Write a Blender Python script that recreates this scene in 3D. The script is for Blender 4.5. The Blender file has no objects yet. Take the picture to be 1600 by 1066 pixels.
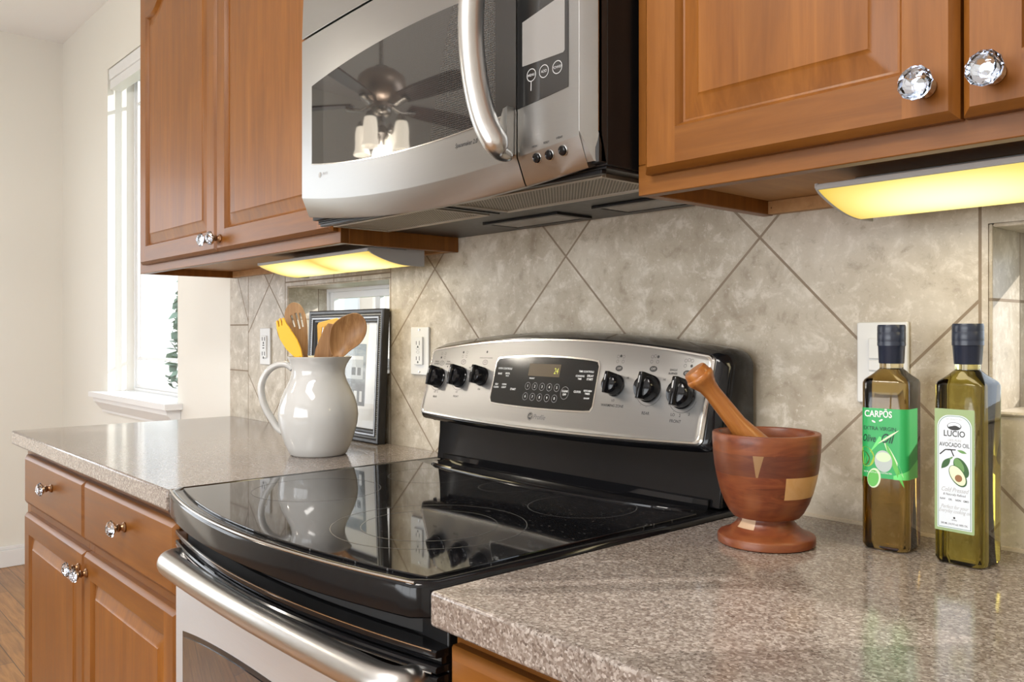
import bpy, bmesh, math, random
from mathutils import Vector, Matrix
random.seed(7)
S = bpy.context.scene
COL = S.collection
PI = math.pi

# ------------------------------------------------------------------ camera
CX, CY, CH, FPX, YAW, HOR = 1.4913, -1.166, 1.1846, 1324.6, 0.8447, 521.7
cam = bpy.data.cameras.new('camera')
cam.sensor_width = 36.0
cam.lens = FPX / 1600 * 36.0
cam.shift_y = -(533 - HOR) / 1600.0
cam.clip_start = 0.02
cob = bpy.data.objects.new('camera', cam)
COL.objects.link(cob)
cob.location = (CX, CY, CH)
cob.rotation_euler = (PI / 2, 0, YAW)
S.camera = cob

# ------------------------------------------------------------------ colour management
S.view_settings.view_transform = 'Standard'
S.view_settings.look = 'None'
S.view_settings.exposure = 0.15
S.view_settings.gamma = 1.0
S.view_settings.use_curve_mapping = False

# ------------------------------------------------------------------ sky, sun, window daylight
W = bpy.data.worlds.new('sky')
S.world = W
W.use_nodes = True
nt = W.node_tree
bg = nt.nodes['Background']
bg.inputs[0].default_value = (0.80, 0.89, 1.0, 1)
bg.inputs[1].default_value = 2.5

SUN_DIR = Vector((-0.75, -1.0, -0.483))
sl = bpy.data.lights.new('sun', 'SUN')
sl.energy = 5.0
sl.angle = math.radians(0.6)
sl.color = (1.0, 0.95, 0.87)
so = bpy.data.objects.new('sun', sl)
so.rotation_euler = SUN_DIR.to_track_quat('-Z', 'Y').to_euler()
so.location = (4, 8, 5)
COL.objects.link(so)


def area(name, loc, tgt, sx, sy, power, col=(1, 1, 1), spread=PI):
    l = bpy.data.lights.new(name, 'AREA')
    l.shape = 'RECTANGLE'
    l.size, l.size_y = sx, sy
    l.energy = power
    l.color = col
    l.spread = spread
    o = bpy.data.objects.new(name, l)
    o.location = loc
    o.rotation_euler = (Vector(tgt) - Vector(loc)).to_track_quat('-Z', 'Y').to_euler()
    COL.objects.link(o)
    return o


LWX = -3.311           # left wall plane
CEIL = 2.68
FLOOR = 0.03
# daylight through the side window of the dining nook; rear window and ceiling lamp are added fill
area('daylight_side_window', (LWX - 0.13, -1.85, 1.46), (0, -1.85, 2.5), 1.75, 1.25, 11, (1.0, 0.965, 0.91))
area('added_rear_fill', (0.6, -4.42, 1.45), (0.6, 0, 3.6), 3.3, 1.7, 84, (1.0, 1.0, 0.98))
area('added_ceiling_fill', (0.7, -1.75, CEIL - 0.13), (0.7, -1.75, 0), 1.15, 0.5, 40, (1.0, 0.96, 0.90))

# ------------------------------------------------------------------ material helpers


class G:
    """small node graph helper"""

    def __init__(self, name):
        self.m = bpy.data.materials.new(name)
        self.m.use_nodes = True
        self.t = self.m.node_tree
        self.b = self.t.nodes['Principled BSDF']
        self.out = self.t.nodes['Material Output']

    def n(self, ty, **kw):
        nd = self.t.nodes.new(ty)
        for k, v in kw.items():
            setattr(nd, k, v)
        return nd

    def link(self, a, b):
        self.t.links.new(a, b)

    def put(self, sock, v):
        if hasattr(v, 'is_linked') or isinstance(v, bpy.types.NodeSocket):
            self.link(v, sock)
        else:
            sock.default_value = v

    def math(self, op, a, b=0.0, c=0.0, clamp=False):
        nd = self.n('ShaderNodeMath', operation=op)
        nd.use_clamp = clamp
        self.put(nd.inputs[0], a)
        self.put(nd.inputs[1], b)
        if op in ('MULTIPLY_ADD',):
            self.put(nd.inputs[2], c)
        return nd.outputs[0]

    def mix(self, f, a, b, bt='MIX'):
        nd = self.n('ShaderNodeMix', data_type='RGBA', blend_type=bt)
        self.put(nd.inputs[0], f)
        for i, v in ((6, a), (7, b)):
            if isinstance(v, tuple):
                v = (*v[:3], 1)
            self.put(nd.inputs[i], v)
        return nd.outputs[2]

    def ramp(self, f, stops, interp='LINEAR'):
        nd = self.n('ShaderNodeValToRGB')
        cr = nd.color_ramp
        cr.interpolation = interp
        while len(cr.elements) > 1:
            cr.elements.remove(cr.elements[-1])
        for i, (p, c) in enumerate(stops):
            e = cr.elements[0] if i == 0 else cr.elements.new(p)
            e.position = p
            e.color = (*c, 1) if isinstance(c, tuple) else (c, c, c, 1)
        self.put(nd.inputs[0], f)
        return nd.outputs[0]

    def coord(self, kind='Object', scale=(1, 1, 1), rot=(0, 0, 0)):
        if kind == 'World':
            src = self.n('ShaderNodeNewGeometry').outputs['Position']
        else:
            src = self.n('ShaderNodeTexCoord').outputs[kind]
        mp = self.n('ShaderNodeMapping')
        mp.inputs['Scale'].default_value = scale
        mp.inputs['Rotation'].default_value = rot
        self.link(src, mp.inputs[0])
        return mp.outputs[0]

    def noise(self, co, scale, detail=3, rough=0.5, dist=0.0, fac=True):
        nd = self.n('ShaderNodeTexNoise')
        nd.inputs['Scale'].default_value = scale
        nd.inputs['Detail'].default_value = detail
        nd.inputs['Roughness'].default_value = rough
        nd.inputs['Distortion'].default_value = dist
        self.link(co, nd.inputs['Vector'])
        return nd.outputs[0] if fac else nd.outputs[1]

    def voro(self, co, scale, out='Color'):
        nd = self.n('ShaderNodeTexVoronoi')
        nd.inputs['Scale'].default_value = scale
        self.link(co, nd.inputs['Vector'])
        return nd.outputs[out]

    def sep(self, co):
        nd = self.n('ShaderNodeSeparateXYZ')
        self.link(co, nd.inputs[0])
        return nd.outputs

    def bump(self, h, strength=0.2, dist=0.002):
        nd = self.n('ShaderNodeBump')
        nd.inputs['Strength'].default_value = strength
        nd.inputs['Distance'].default_value = dist
        self.link(h, nd.inputs['Height'])
        self.link(nd.outputs[0], self.b.inputs['Normal'])

    def set(self, **kw):
        for k, v in kw.items():
            s = self.b.inputs[k.replace('_', ' ')]
            if isinstance(v, tuple) and len(v) == 3:
                v = (*v, 1)
            self.put(s, v)
        return self


def simple(name, col, rough=0.5, metal=0.0, **kw):
    g = G(name)
    g.set(Base_Color=col, Roughness=rough, Metallic=metal)
    # faint mottling so that no surface is perfectly uniform
    co = g.coord('Object')
    r = g.noise(co, 60, 2)
    g.put(g.b.inputs['Roughness'], g.math('MULTIPLY_ADD', r, 0.06, max(rough - 0.03, 0.0)))
    for k, v in kw.items():
        g.set(**{k: v})
    return g.m


def wood(name, ca, cb, cc, axis='Z', scale=1.0, rough=0.36, coat=0.07):
    g = G(name)
    lo, hi = 1.6 * scale, 26 * scale
    sc = {'X': (lo, hi, hi), 'Y': (hi, lo, hi), 'Z': (hi, hi, lo)}[axis]
    co = g.coord('Object', sc)
    fine = g.noise(co, 2.2, 6, 0.62, 0.6)
    big = g.noise(g.coord('Object', {'X': (1.5, 5, 5), 'Y': (5, 1.5, 5), 'Z': (5, 5, 1.5)}[axis]), 1.7 * scale, 4, 0.6, 1.2)
    c = g.ramp(fine, [(0.28, ca), (0.5, cb), (0.74, cc)])
    c = g.mix(g.math('MULTIPLY', g.ramp(big, [(0.3, 0.0), (0.75, 1.0)]), 0.5), c, tuple(v * 0.72 for v in ca))
    g.set(Base_Color=c, Roughness=g.math('MULTIPLY_ADD', fine, 0.12, rough - 0.06))
    g.set(Coat_Weight=coat, Coat_Roughness=0.22, Specular_IOR_Level=0.26)
    g.bump(fine, 0.06, 0.001)
    return g.m


MA = (0.168, 0.0565, 0.0085)
MB = (0.228, 0.0805, 0.0125)
MC = (0.290, 0.111, 0.0190)
M = {}
M['wood_v'] = wood('maple_upright_grain', MA, MB, MC, 'Z')
M['wood_h'] = wood('maple_level_grain', *[tuple(v * 0.84 for v in c) for c in (MA, MB, MC)], 'X')
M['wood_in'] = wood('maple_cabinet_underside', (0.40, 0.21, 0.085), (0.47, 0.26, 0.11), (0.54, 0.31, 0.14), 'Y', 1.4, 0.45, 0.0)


def granite():
    g = G('quartz_counter')
    co = g.coord('World')
    v1 = g.sep(g.voro(co, 420))
    v2 = g.sep(g.voro(co, 260))
    n1 = g.noise(co, 120, 4, 0.7)
    n2 = g.noise(co, 7, 3)
    base = g.ramp(v1[0], [(0.0, (0.03, 0.023, 0.02)), (0.14, (0.11, 0.082, 0.068)), (0.30, (0.165, 0.136, 0.118)),
                          (0.62, (0.240, 0.206, 0.184)), (0.88, (0.345, 0.310, 0.284)), (1.0, (0.50, 0.465, 0.43))])
    c = g.mix(g.math('MULTIPLY', g.math('GREATER_THAN', v2[1], 0.86), 0.55), base, (0.12, 0.085, 0.068))
    c = g.mix(g.math('MULTIPLY', g.math('GREATER_THAN', v2[2], 0.9), 0.6), c, (0.50, 0.455, 0.415))
    c = g.mix(0.30, c, g.ramp(n1, [(0.35, (0.105, 0.085, 0.073)), (0.65, (0.275, 0.236, 0.210))]))
    c = g.mix(g.math('MULTIPLY', n2, 0.25), c, (0.33, 0.26, 0.215))
    g.set(Base_Color=c, Roughness=0.13, Specular_IOR_Level=0.55)
    return g.m


M['granite'] = granite()

TX0, TD, TZ = -0.09, 0.425, 1.3344


def tile(name, mode):
    """mode 'field': diagonal 12 inch tiles with the straight border joints; 'plain': lining tiles"""
    g = G(name)
    co = g.coord('World')
    x, y, z = g.sep(co)
    n1 = g.noise(co, 6.5, 6, 0.68, 0.15)
    n2 = g.noise(co, 26, 8, 0.72, 0.3)
    n3 = g.noise(co, 95, 4, 0.7)
    c = g.ramp(n1, [(0.32, (0.350, 0.295, 0.222)), (0.5, (0.450, 0.392, 0.308)), (0.68, (0.545, 0.488, 0.402))])
    c = g.mix(g.ramp(n2, [(0.52, 0.0), (0.62, 0.75)]), c, (0.64, 0.585, 0.505))
    c = g.mix(g.ramp(n2, [(0.34, 0.7), (0.45, 0.0)]), c, (0.29, 0.235, 0.172))
    c = g.mix(g.ramp(n3, [(0.58, 0.0), (0.68, 0.5)]), c, (0.68, 0.63, 0.56))

    def line(coordv, at, hw):
        d = g.math('ABSOLUTE', g.math('SUBTRACT', coordv, at))
        return g.math('LESS_THAN', d, hw)

    def band(coordv, a, b):
        return g.math('MULTIPLY', g.math('GREATER_THAN', coordv, a), g.math('LESS_THAN', coordv, b))

    def any_(*ms):
        r = ms[0]
        for q in ms[1:]:
            r = g.math('MAXIMUM', r, q)
        return r

    hw = 0.0020
    if mode == 'field':
        dx = g.math('DIVIDE', g.math('SUBTRACT', x, TX0), TD)
        dz = g.math('DIVIDE', g.math('SUBTRACT', z, TZ), TD)
        masks = []
        for op in ('ADD', 'SUBTRACT'):
            t = g.math('PINGPONG', g.math(op, dx, dz), 0.5)
            masks.append(g.math('LESS_THAN', t, hw / (TD * 0.7071)))
        diag = any_(*masks)
        inner = any_(band(x, -1.088, -0.836), band(x, -0.272, 1.077))
        below = g.math('MULTIPLY', band(x, -0.836, -0.272), g.math('LESS_THAN', z, 1.06))
        below2 = g.math('MULTIPLY', g.math('GREATER_THAN', x, 1.077), g.math('LESS_THAN', z, 1.06))
        diag = g.math('MULTIPLY', diag, any_(inner, below, below2))
        left = g.math('LESS_THAN', x, -1.088)
        hl = g.math('MULTIPLY', left, any_(line(z, 1.213, hw), line(z, 1.066, hw)))
        # one cut diagonal in the border strip
        dl = g.math('MULTIPLY', g.math('MULTIPLY', left, g.math('GREATER_THAN', z, 1.213)),
                    line(g.math('ADD', g.math('MULTIPLY', x, 1.8), z), 1.8 * -1.16 + 1.352, hw * 2))
        vs = any_(line(x, -1.088, hw), line(x, -0.834, hw), line(x, -0.273, hw), line(x, 1.0785, hw))
        top = g.math('MULTIPLY', band(x, -0.834, -0.273), any_(
            line(z, 1.3365, hw), g.math('MULTIPLY', line(x, -0.55, hw), g.math('GREATER_THAN', z, 1.325)),
            g.math('MULTIPLY', line(x, -0.70, hw), band(z, 1.32, 1.3365)),
            g.math('MULTIPLY', line(x, -0.41, hw), band(z, 1.32, 1.3365))))
        grout = any_(diag, hl, dl, vs, top)
    else:
        grout = any_(line(z, 1.228, hw), line(y, 0.10, 0.0012))
    gc = g.mix(g.noise(co, 40, 3), (0.205, 0.155, 0.108), (0.285, 0.225, 0.165))
    c = g.mix(grout, c, gc)
    g.set(Base_Color=c, Roughness=g.math('MULTIPLY_ADD', grout, 0.45, 0.36))
    h = g.math('SUBTRACT', g.math('MULTIPLY', n2, 0.25), grout)
    g.bump(h, 0.35, 0.002)
    return g.m


M['tile'] = tile('backsplash_tile', 'field')
M['tile_lining'] = tile('niche_lining_tile', 'plain')


def plaster(name, col, rough=0.75):
    g = G(name)
    co = g.coord('World')
    n = g.noise(co, 160, 4, 0.6)
    c = g.mix(g.noise(co, 1.3, 2), tuple(v * 0.97 for v in col), col)
    g.set(Base_Color=c, Roughness=rough)
    g.bump(n, 0.08, 0.001)
    return g.m


M['wall'] = plaster('cream_wall_paint', (0.80, 0.782, 0.725))
M['ceiling'] = plaster('ceiling_paint', (0.95, 0.955, 0.96))
M['white'] = simple('white_gloss_paint', (0.82, 0.83, 0.84), 0.3)
M['vinyl'] = simple('white_vinyl', (0.80, 0.81, 0.82), 0.4)


def planks():
    g = G('oak_plank_floor')
    co = g.coord('World')
    br = g.n('ShaderNodeTexBrick')
    br.offset = 0.37
    br.inputs['Color1'].default_value = (0.25, 0.25, 0.25, 1)
    br.inputs['Color2'].default_value = (0.9, 0.9, 0.9, 1)
    br.inputs['Mortar'].default_value = (0, 0, 0, 1)
    br.inputs['Scale'].default_value = 1.0
    br.inputs['Mortar Size'].default_value = 0.0014
    br.inputs['Brick Width'].default_value = 0.95
    br.inputs['Row Height'].default_value = 0.083
    mp = g.coord('World', (1, 1, 1), (0, 0, 0))
    g.link(mp, br.inputs['Vector'])
    grain = g.noise(g.coord('World', (2.2, 28, 1)), 2.2, 5, 0.6, 0.8)
    c = g.ramp(grain, [(0.3, (0.24, 0.098, 0.026)), (0.55, (0.43, 0.20, 0.058)), (0.8, (0.55, 0.29, 0.10))])
    c = g.mix(0.45, c, br.outputs['Color'], 'MULTIPLY')
    c = g.mix(br.outputs['Fac'], c, (0.03, 0.014, 0.006))
    g.set(Base_Color=c, Roughness=0.28)
    return g.m


M['floor'] = planks()


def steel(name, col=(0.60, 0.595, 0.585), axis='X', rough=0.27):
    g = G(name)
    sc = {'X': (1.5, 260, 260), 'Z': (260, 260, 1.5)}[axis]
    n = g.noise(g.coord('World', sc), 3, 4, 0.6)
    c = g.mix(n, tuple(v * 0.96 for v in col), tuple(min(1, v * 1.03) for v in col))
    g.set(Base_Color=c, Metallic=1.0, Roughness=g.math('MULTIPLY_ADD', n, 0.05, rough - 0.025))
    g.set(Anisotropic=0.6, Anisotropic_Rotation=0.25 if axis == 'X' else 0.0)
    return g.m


M['steel'] = steel('brushed_steel', (0.375, 0.372, 0.366), 'X', 0.34)
M['steel_bright'] = G('satin_steel').set(Base_Color=(0.60, 0.595, 0.585), Metallic=1.0, Roughness=0.30).m
M['steel_edge'] = simple('polished_steel_edge', (0.72, 0.71, 0.69), 0.16, 1.0)
M['black_gloss'] = simple('black_enamel', (0.006, 0.006, 0.007), 0.10, Specular_IOR_Level=0.32)
M['black_satin'] = simple('black_plastic', (0.010, 0.010, 0.011), 0.34, Specular_IOR_Level=0.35)
M['black_matt'] = simple('black_matt_metal', (0.015, 0.014, 0.014), 0.55)


def glasstop():
    g = G('ceramic_cooktop_glass')
    co = g.coord('World')
    v = g.sep(g.voro(co, 420))
    sp = g.math('GREATER_THAN', v[0], 0.985)
    c = g.mix(g.math('MULTIPLY', sp, 0.5), (0.006, 0.006, 0.007), (0.2, 0.2, 0.2))
    g.set(Base_Color=c, Roughness=0.035, Specular_IOR_Level=0.6)
    return g.m


M['cooktop'] = glasstop()


def doorglass():
    g = G('microwave_window_glass')
    co = g.coord('World')
    x, y, z = g.sep(co)
    d = g.math('PINGPONG', g.math('MULTIPLY', g.math('ADD', z, g.math('MULTIPLY', x, 0.0)), 300.0), 0.5)
    e = g.math('PINGPONG', g.math('MULTIPLY', x, 260.0), 0.5)
    hole = g.math('MULTIPLY', g.math('GREATER_THAN', d, 0.2), g.math('GREATER_THAN', e, 0.2))
    inside = g.math('MULTIPLY', g.math('GREATER_THAN', x, 0.095), g.math('LESS_THAN', x, 0.585))
    c = g.mix(g.math('MULTIPLY', g.math('SUBTRACT', 1.0, hole), inside), (0.010, 0.010, 0.010), (0.045, 0.042, 0.039))
    g.set(Base_Color=c, Roughness=0.03, Specular_IOR_Level=0.75, IOR=1.6)
    return g.m


M['mw_glass'] = doorglass()
M['lcd_grey'] = simple('touch_pad_foil', (0.22, 0.21, 0.20), 0.14, 0.0, Specular_IOR_Level=0.9)
M['print_white'] = simple('white_printing', (0.75, 0.75, 0.73), 0.5)
M['print_grey'] = simple('grey_printing', (0.38, 0.38, 0.38), 0.5)
M['print_dark'] = simple('dark_printing', (0.03, 0.03, 0.03), 0.5)
M['ring'] = simple('burner_ring_printing', (0.10, 0.10, 0.10), 0.25)


def glow(name, col, st, base=(0.02, 0.02, 0.02), rough=0.4):
    g = G(name)
    g.set(Base_Color=base, Roughness=rough, Emission_Color=col)
    g.b.inputs['Emission Strength'].default_value = st
    return g.m


M['lcd'] = glow('clock_screen', (0.30, 0.17, 0.03), 0.12, (0.025, 0.015, 0.005), 0.3)
M['lcd_digit'] = glow('clock_digits', (0.75, 0.75, 0.08), 0.9)


def diffuser():
    """lit acrylic lens: two tubes behind it, so it is brightest along the middle of each tube"""
    g = G('lit_acrylic_lens')
    co = g.coord('Generated')
    x, y, z = g.sep(co)
    e = g.math('PINGPONG', g.math('MULTIPLY', x, 2.0), 1.0)
    a = g.math('POWER', g.math('SINE', g.math('MULTIPLY', g.math('PINGPONG', g.math('MULTIPLY', x, 2.0), 1.0), 3.14159)), 0.6)
    b = g.math('SINE', g.math('MULTIPLY_ADD', y, 2.2, 0.45))
    f = g.math('MULTIPLY', a, b, clamp=True)
    col = g.ramp(f, [(0.0, (0.90, 0.60, 0.06)), (0.45, (1.0, 0.82, 0.22)), (1.0, (1.0, 0.94, 0.62))])
    g.set(Base_Color=(0.10, 0.09, 0.06), Roughness=0.3, Emission_Color=col)
    g.put(g.b.inputs['Emission Strength'], g.math('MULTIPLY_ADD', f, 0.30, 0.82))
    return g.m


M['diffuser'] = diffuser()
M['fixture_grey'] = simple('light_fixture_housing', (0.42, 0.42, 0.42), 0.45)
M['shade_glass'] = glow('lit_frosted_shade', (1.0, 0.88, 0.70), 4.0, (0.7, 0.68, 0.62), 0.4)
M['bulb'] = glow('lit_bulb', (1.0, 0.88, 0.70), 7.0)
M['nickel'] = simple('aged_nickel', (0.42, 0.39, 0.36), 0.28, 1.0)
M['bronze'] = simple('fan_motor_bronze', (0.46, 0.36, 0.30), 0.35, 0.8)
M['blade'] = wood('dark_fan_blade', (0.05, 0.012, 0.007), (0.075, 0.02, 0.012), (0.10, 0.03, 0.018), 'X')

g = G('glazed_white_ceramic')
g.set(Base_Color=(0.53, 0.525, 0.51), Roughness=0.07, Coat_Weight=0.4, Coat_Roughness=0.03)
M['ceramic'] = g.m


def utensil_wood(name, a, b, c, rough=0.45):
    return wood(name, a, b, c, 'Z', 2.2, rough, 0.1)


M['ut_brown'] = utensil_wood('olive_wood', (0.19, 0.085, 0.03), (0.285, 0.145, 0.055), (0.37, 0.205, 0.09))
M['ut_tan'] = utensil_wood('beech_wood', (0.27, 0.145, 0.06), (0.36, 0.205, 0.09), (0.43, 0.26, 0.125))
M['ut_yellow'] = simple('yellow_stained_wood', (0.83, 0.47, 0.012), 0.38)
M['ut_orange'] = simple('pale_orange_stained_wood', (0.72, 0.41, 0.06), 0.42)


def mortar_mat():
    g = G('pieced_mortar_wood')
    co = g.coord('Object')
    x, y, z = g.sep(co)
    grain = g.noise(g.coord('Object', (5, 5, 30)), 3.0, 5, 0.6, 1.5)
    big = g.noise(co, 16, 3, 0.5, 0.6)
    c = g.ramp(grain, [(0.25, (0.075, 0.017, 0.0075)), (0.5, (0.150, 0.036, 0.013)), (0.8, (0.225, 0.066, 0.022))])
    c = g.mix(g.ramp(big, [(0.45, 0.0), (0.68, 0.55)]), c, (0.25, 0.085, 0.025))
    # angle about the vertical axis, measured from the side that faces the room (-Y) towards +X
    ang = g.math('ARCTAN2', x, g.math('MULTIPLY', y, -1.0))
    PH = math.atan2(CX - 0.887, -(CY + 0.188))

    def band(v, a, b):
        return g.math('MULTIPLY', g.math('GREATER_THAN', v, a), g.math('LESS_THAN', v, b))
    dark = g.math('MULTIPLY', band(z, 0.093, 0.120), g.math('MULTIPLY_ADD', g.noise(co, 22, 3), 1.2, -0.05, clamp=True))
    c = g.mix(g.math('MULTIPLY', dark, 0.8), c, (0.065, 0.024, 0.017))
    pale = (0.50, 0.28, 0.115)
    p1 = g.math('MULTIPLY', band(ang, PH + 0.38, PH + 1.55), band(z, 0.065, 0.093))
    p2 = g.math('MULTIPLY', band(ang, PH - 1.05, PH - 0.38), band(z, 0.0225, 0.0350))
    wz = g.math('MULTIPLY_ADD', z, 2.6, -0.2)
    dwed = g.math('ABSOLUTE', g.math('SUBTRACT', ang, g.math('MULTIPLY_ADD', g.math('SUBTRACT', z, 0.093), 1.2, PH - 0.17)))
    p3 = g.math('MULTIPLY', band(z, 0.093, 0.120), g.math('LESS_THAN', dwed, g.math('MULTIPLY_ADD', g.math('SUBTRACT', z, 0.093), 3.0, 0.018)))
    c = g.mix(p1, c, g.ramp(g.noise(co, 45, 4, 0.6, 1.0), [(0.35, (0.47, 0.25, 0.085)), (0.6, pale)]))
    c = g.mix(p2, c, (0.46, 0.31, 0.20))
    c = g.mix(g.math('MULTIPLY', p3, 0.85), c, (0.28, 0.16, 0.07))
    g.set(Base_Color=c, Roughness=0.36, Coat_Weight=0.06, Coat_Roughness=0.25, Specular_IOR_Level=0.35)
    g.bump(grain, 0.05, 0.001)
    return g.m


M['mortar'] = mortar_mat()
M['pestle'] = wood('pestle_wood', (0.23, 0.070, 0.016), (0.35, 0.125, 0.027), (0.45, 0.185, 0.042), 'Z', 1.5, 0.33, 0.3)


def bottle_glass(name, col, dens):
    g = G(name)
    g.set(Base_Color=(1, 1, 1), Roughness=0.0, IOR=1.45)
    g.b.inputs['Transmission Weight'].default_value = 1.0
    va = g.n('ShaderNodeVolumeAbsorption')
    va.inputs['Color'].default_value = (*col, 1)
    va.inputs['Density'].default_value = dens
    g.link(va.outputs[0], g.out.inputs['Volume'])
    co = g.coord('Object')
    g.bump(g.noise(co, 22, 2), 0.05, 0.002)
    return g.m


M['oil_brown'] = bottle_glass('amber_green_oil_glass', (0.62, 0.47, 0.010), 42.0)
M['oil_green'] = bottle_glass('olive_green_oil_glass', (0.66, 0.60, 0.015), 46.0)
M['crystal'] = G('cut_glass').m
gb = M['crystal'].node_tree.nodes['Principled BSDF']
gb.inputs['Transmission Weight'].default_value = 1.0
gb.inputs['Roughness'].default_value = 0.0
gb.inputs['IOR'].default_value = 1.52
gb.inputs['Base Color'].default_value = (0.99, 0.99, 1.0, 1)
M['knob_stem'] = simple('antique_brass', (0.30, 0.17, 0.09), 0.3, 1.0)
M['foil'] = simple('silvered_glass_back', (0.74, 0.82, 0.95), 0.05, 1.0)
M['chrome'] = simple('chrome', (0.75, 0.75, 0.76), 0.12, 1.0)
M['navy'] = simple('navy_cap_foil', (0.012, 0.017, 0.034), 0.30)
M['green_label'] = simple('green_label_paper', (0.022, 0.33, 0.085), 0.4)
M['green_label_light'] = simple('light_green_label_paper', (0.13, 0.62, 0.16), 0.4)
M['leaf_label'] = simple('leaf_green_print', (0.10, 0.42, 0.07), 0.45)
M['olive_print'] = simple('olive_green_print', (0.30, 0.47, 0.05), 0.45)
M['olive_dark'] = simple('dark_olive_print', (0.07, 0.13, 0.02), 0.45)
M['olive_grey'] = simple('silver_grey_print', (0.42, 0.47, 0.45), 0.45)
M['olive_pale'] = simple('pale_green_print', (0.56, 0.68, 0.45), 0.45)
M['sage'] = simple('sage_label_border', (0.27, 0.36, 0.17), 0.42)
M['label_paper'] = simple('pale_label_paper', (0.66, 0.70, 0.74), 0.5)
M['label_line'] = simple('green_label_line', (0.06, 0.19, 0.11), 0.5)
M['avo_dark'] = simple('avocado_skin_print', (0.035, 0.10, 0.03), 0.5)
M['avo_mid'] = simple('avocado_green_print', (0.13, 0.27, 0.085), 0.5)
M['avo_flesh'] = simple('avocado_flesh_print', (0.72, 0.76, 0.50), 0.5)
M['avo_stone'] = simple('avocado_stone_print', (0.26, 0.12, 0.05), 0.5)
M['outlet'] = simple('white_outlet_plastic', (0.66, 0.66, 0.65), 0.32)
M['outlet_slot'] = simple('dark_slot', (0.03, 0.03, 0.03), 0.6)
M['frame_black'] = simple('black_frame_lacquer', (0.016, 0.016, 0.018), 0.3)
M['frame_silver'] = simple('pewter_beading', (0.33, 0.34, 0.36), 0.35, 0.6)
M['mat'] = simple('white_picture_mount', (0.74, 0.75, 0.78), 0.6)


def thin_glass(name, tint=(1, 1, 1), refl=1.0):
    g = G(name)
    tr = g.n('ShaderNodeBsdfTransparent')
    tr.inputs[0].default_value = (*tint, 1)
    gl = g.n('ShaderNodeBsdfGlossy')
    gl.inputs['Roughness'].default_value = 0.0
    fr = g.n('ShaderNodeLayerWeight')
    fr.inputs[0].default_value = 0.5
    mx = g.n('ShaderNodeMixShader')
    # Schlick, the same on both faces of the pane
    k = g.math('MULTIPLY_ADD', g.math('POWER', fr.outputs['Facing'], 5.0), 0.5, 0.035)
    g.link(g.math('MULTIPLY', k, refl, clamp=True), mx.inputs[0])
    g.link(tr.outputs[0], mx.inputs[1])
    g.link(gl.outputs[0], mx.inputs[2])
    g.link(mx.outputs[0], g.out.inputs['Surface'])
    return g.m


M['pane'] = thin_glass('window_glass')
M['picture_glass'] = thin_glass('picture_glass', (0.97, 0.98, 0.98), 1.6)


def photo_print():
    g = G('grey_street_print')
    co = g.coord('Generated')
    x, y, z = g.sep(co)
    n = g.noise(g.coord('Generated', (3, 1, 9)), 2.0, 4, 0.6)
    c = g.ramp(g.math('MULTIPLY_ADD', n, 0.5, g.math('MULTIPLY', z, 0.6)),
               [(0.15, (0.035, 0.04, 0.048)), (0.45, (0.13, 0.145, 0.165)), (0.7, (0.32, 0.36, 0.40)), (0.95, (0.17, 0.23, 0.30))])
    g.set(Base_Color=c, Roughness=0.5)
    return g.m


M['print'] = photo_print()


def stucco(name, col):
    g = G(name)
    co = g.coord('World')
    c = g.mix(g.noise(co, 3, 4), tuple(v * 0.93 for v in col), col)
    g.set(Base_Color=c, Roughness=0.85)
    g.bump(g.noise(co, 60, 4), 0.2, 0.004)
    return g.m


M['peach'] = stucco('peach_stucco', (0.80, 0.66, 0.54))
M['white_siding'] = stucco('white_siding', (0.82, 0.83, 0.85))
M['roof'] = stucco('grey_roof', (0.20, 0.19, 0.185))
M['leaf'] = stucco('evergreen_leaves', (0.22, 0.32, 0.24))
M['bark'] = stucco('bark', (0.10, 0.07, 0.05))
M['lawn'] = stucco('lawn', (0.16, 0.20, 0.09))

# ------------------------------------------------------------------ mesh helpers
WLOC = {}


def newbm():
    return bmesh.new()


def box(bm, x0, x1, y0, y1, z0, z1, mi=0):
    vs = [bm.verts.new((x, y, z)) for x in (x0, x1) for y in (y0, y1) for z in (z0, z1)]
    for f in ((0, 1, 3, 2), (4, 6, 7, 5), (0, 4, 5, 1), (2, 3, 7, 6), (0, 2, 6, 4), (1, 5, 7, 3)):
        fc = bm.faces.new([vs[i] for i in f])
        fc.material_index = mi
    return vs


def quad(bm, pts, mi=0):
    f = bm.faces.new([bm.verts.new(p) for p in pts])
    f.material_index = mi
    return f


def lathe(bm, prof, c=(0, 0, 0), seg=48, mi=0, axis=None, caps=True):
    """prof [(r, h)...]; revolves about +Z at c, or about the unit vector axis"""
    c = Vector(c)
    rot = Vector((0, 0, 1)).rotation_difference(Vector(axis)).to_matrix() if axis is not None else Matrix.Identity(3)
    rings = []
    for r, hh in prof:
        if r < 1e-6:
            rings.append([bm.verts.new(c + rot @ Vector((0, 0, hh)))])
        else:
            rings.append([bm.verts.new(c + rot @ Vector((r * math.cos(2 * PI * i / seg), r * math.sin(2 * PI * i / seg), hh))) for i in range(seg)])
    for a, b in zip(rings, rings[1:]):
        for i in range(seg):
            j = (i + 1) % seg
            if len(a) == 1 and len(b) == 1:
                continue
            if len(a) == 1:
                f = bm.faces.new((a[0], b[j], b[i]))
            elif len(b) == 1:
                f = bm.faces.new((a[i], a[j], b[0]))
            else:
                f = bm.faces.new((a[i], a[j], b[j], b[i]))
            f.material_index = mi
    if caps:
        for r, flip in ((rings[0], True), (rings[-1], False)):
            if len(r) > 1:
                f = bm.faces.new(r[::-1] if flip else r)
                f.material_index = mi


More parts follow.
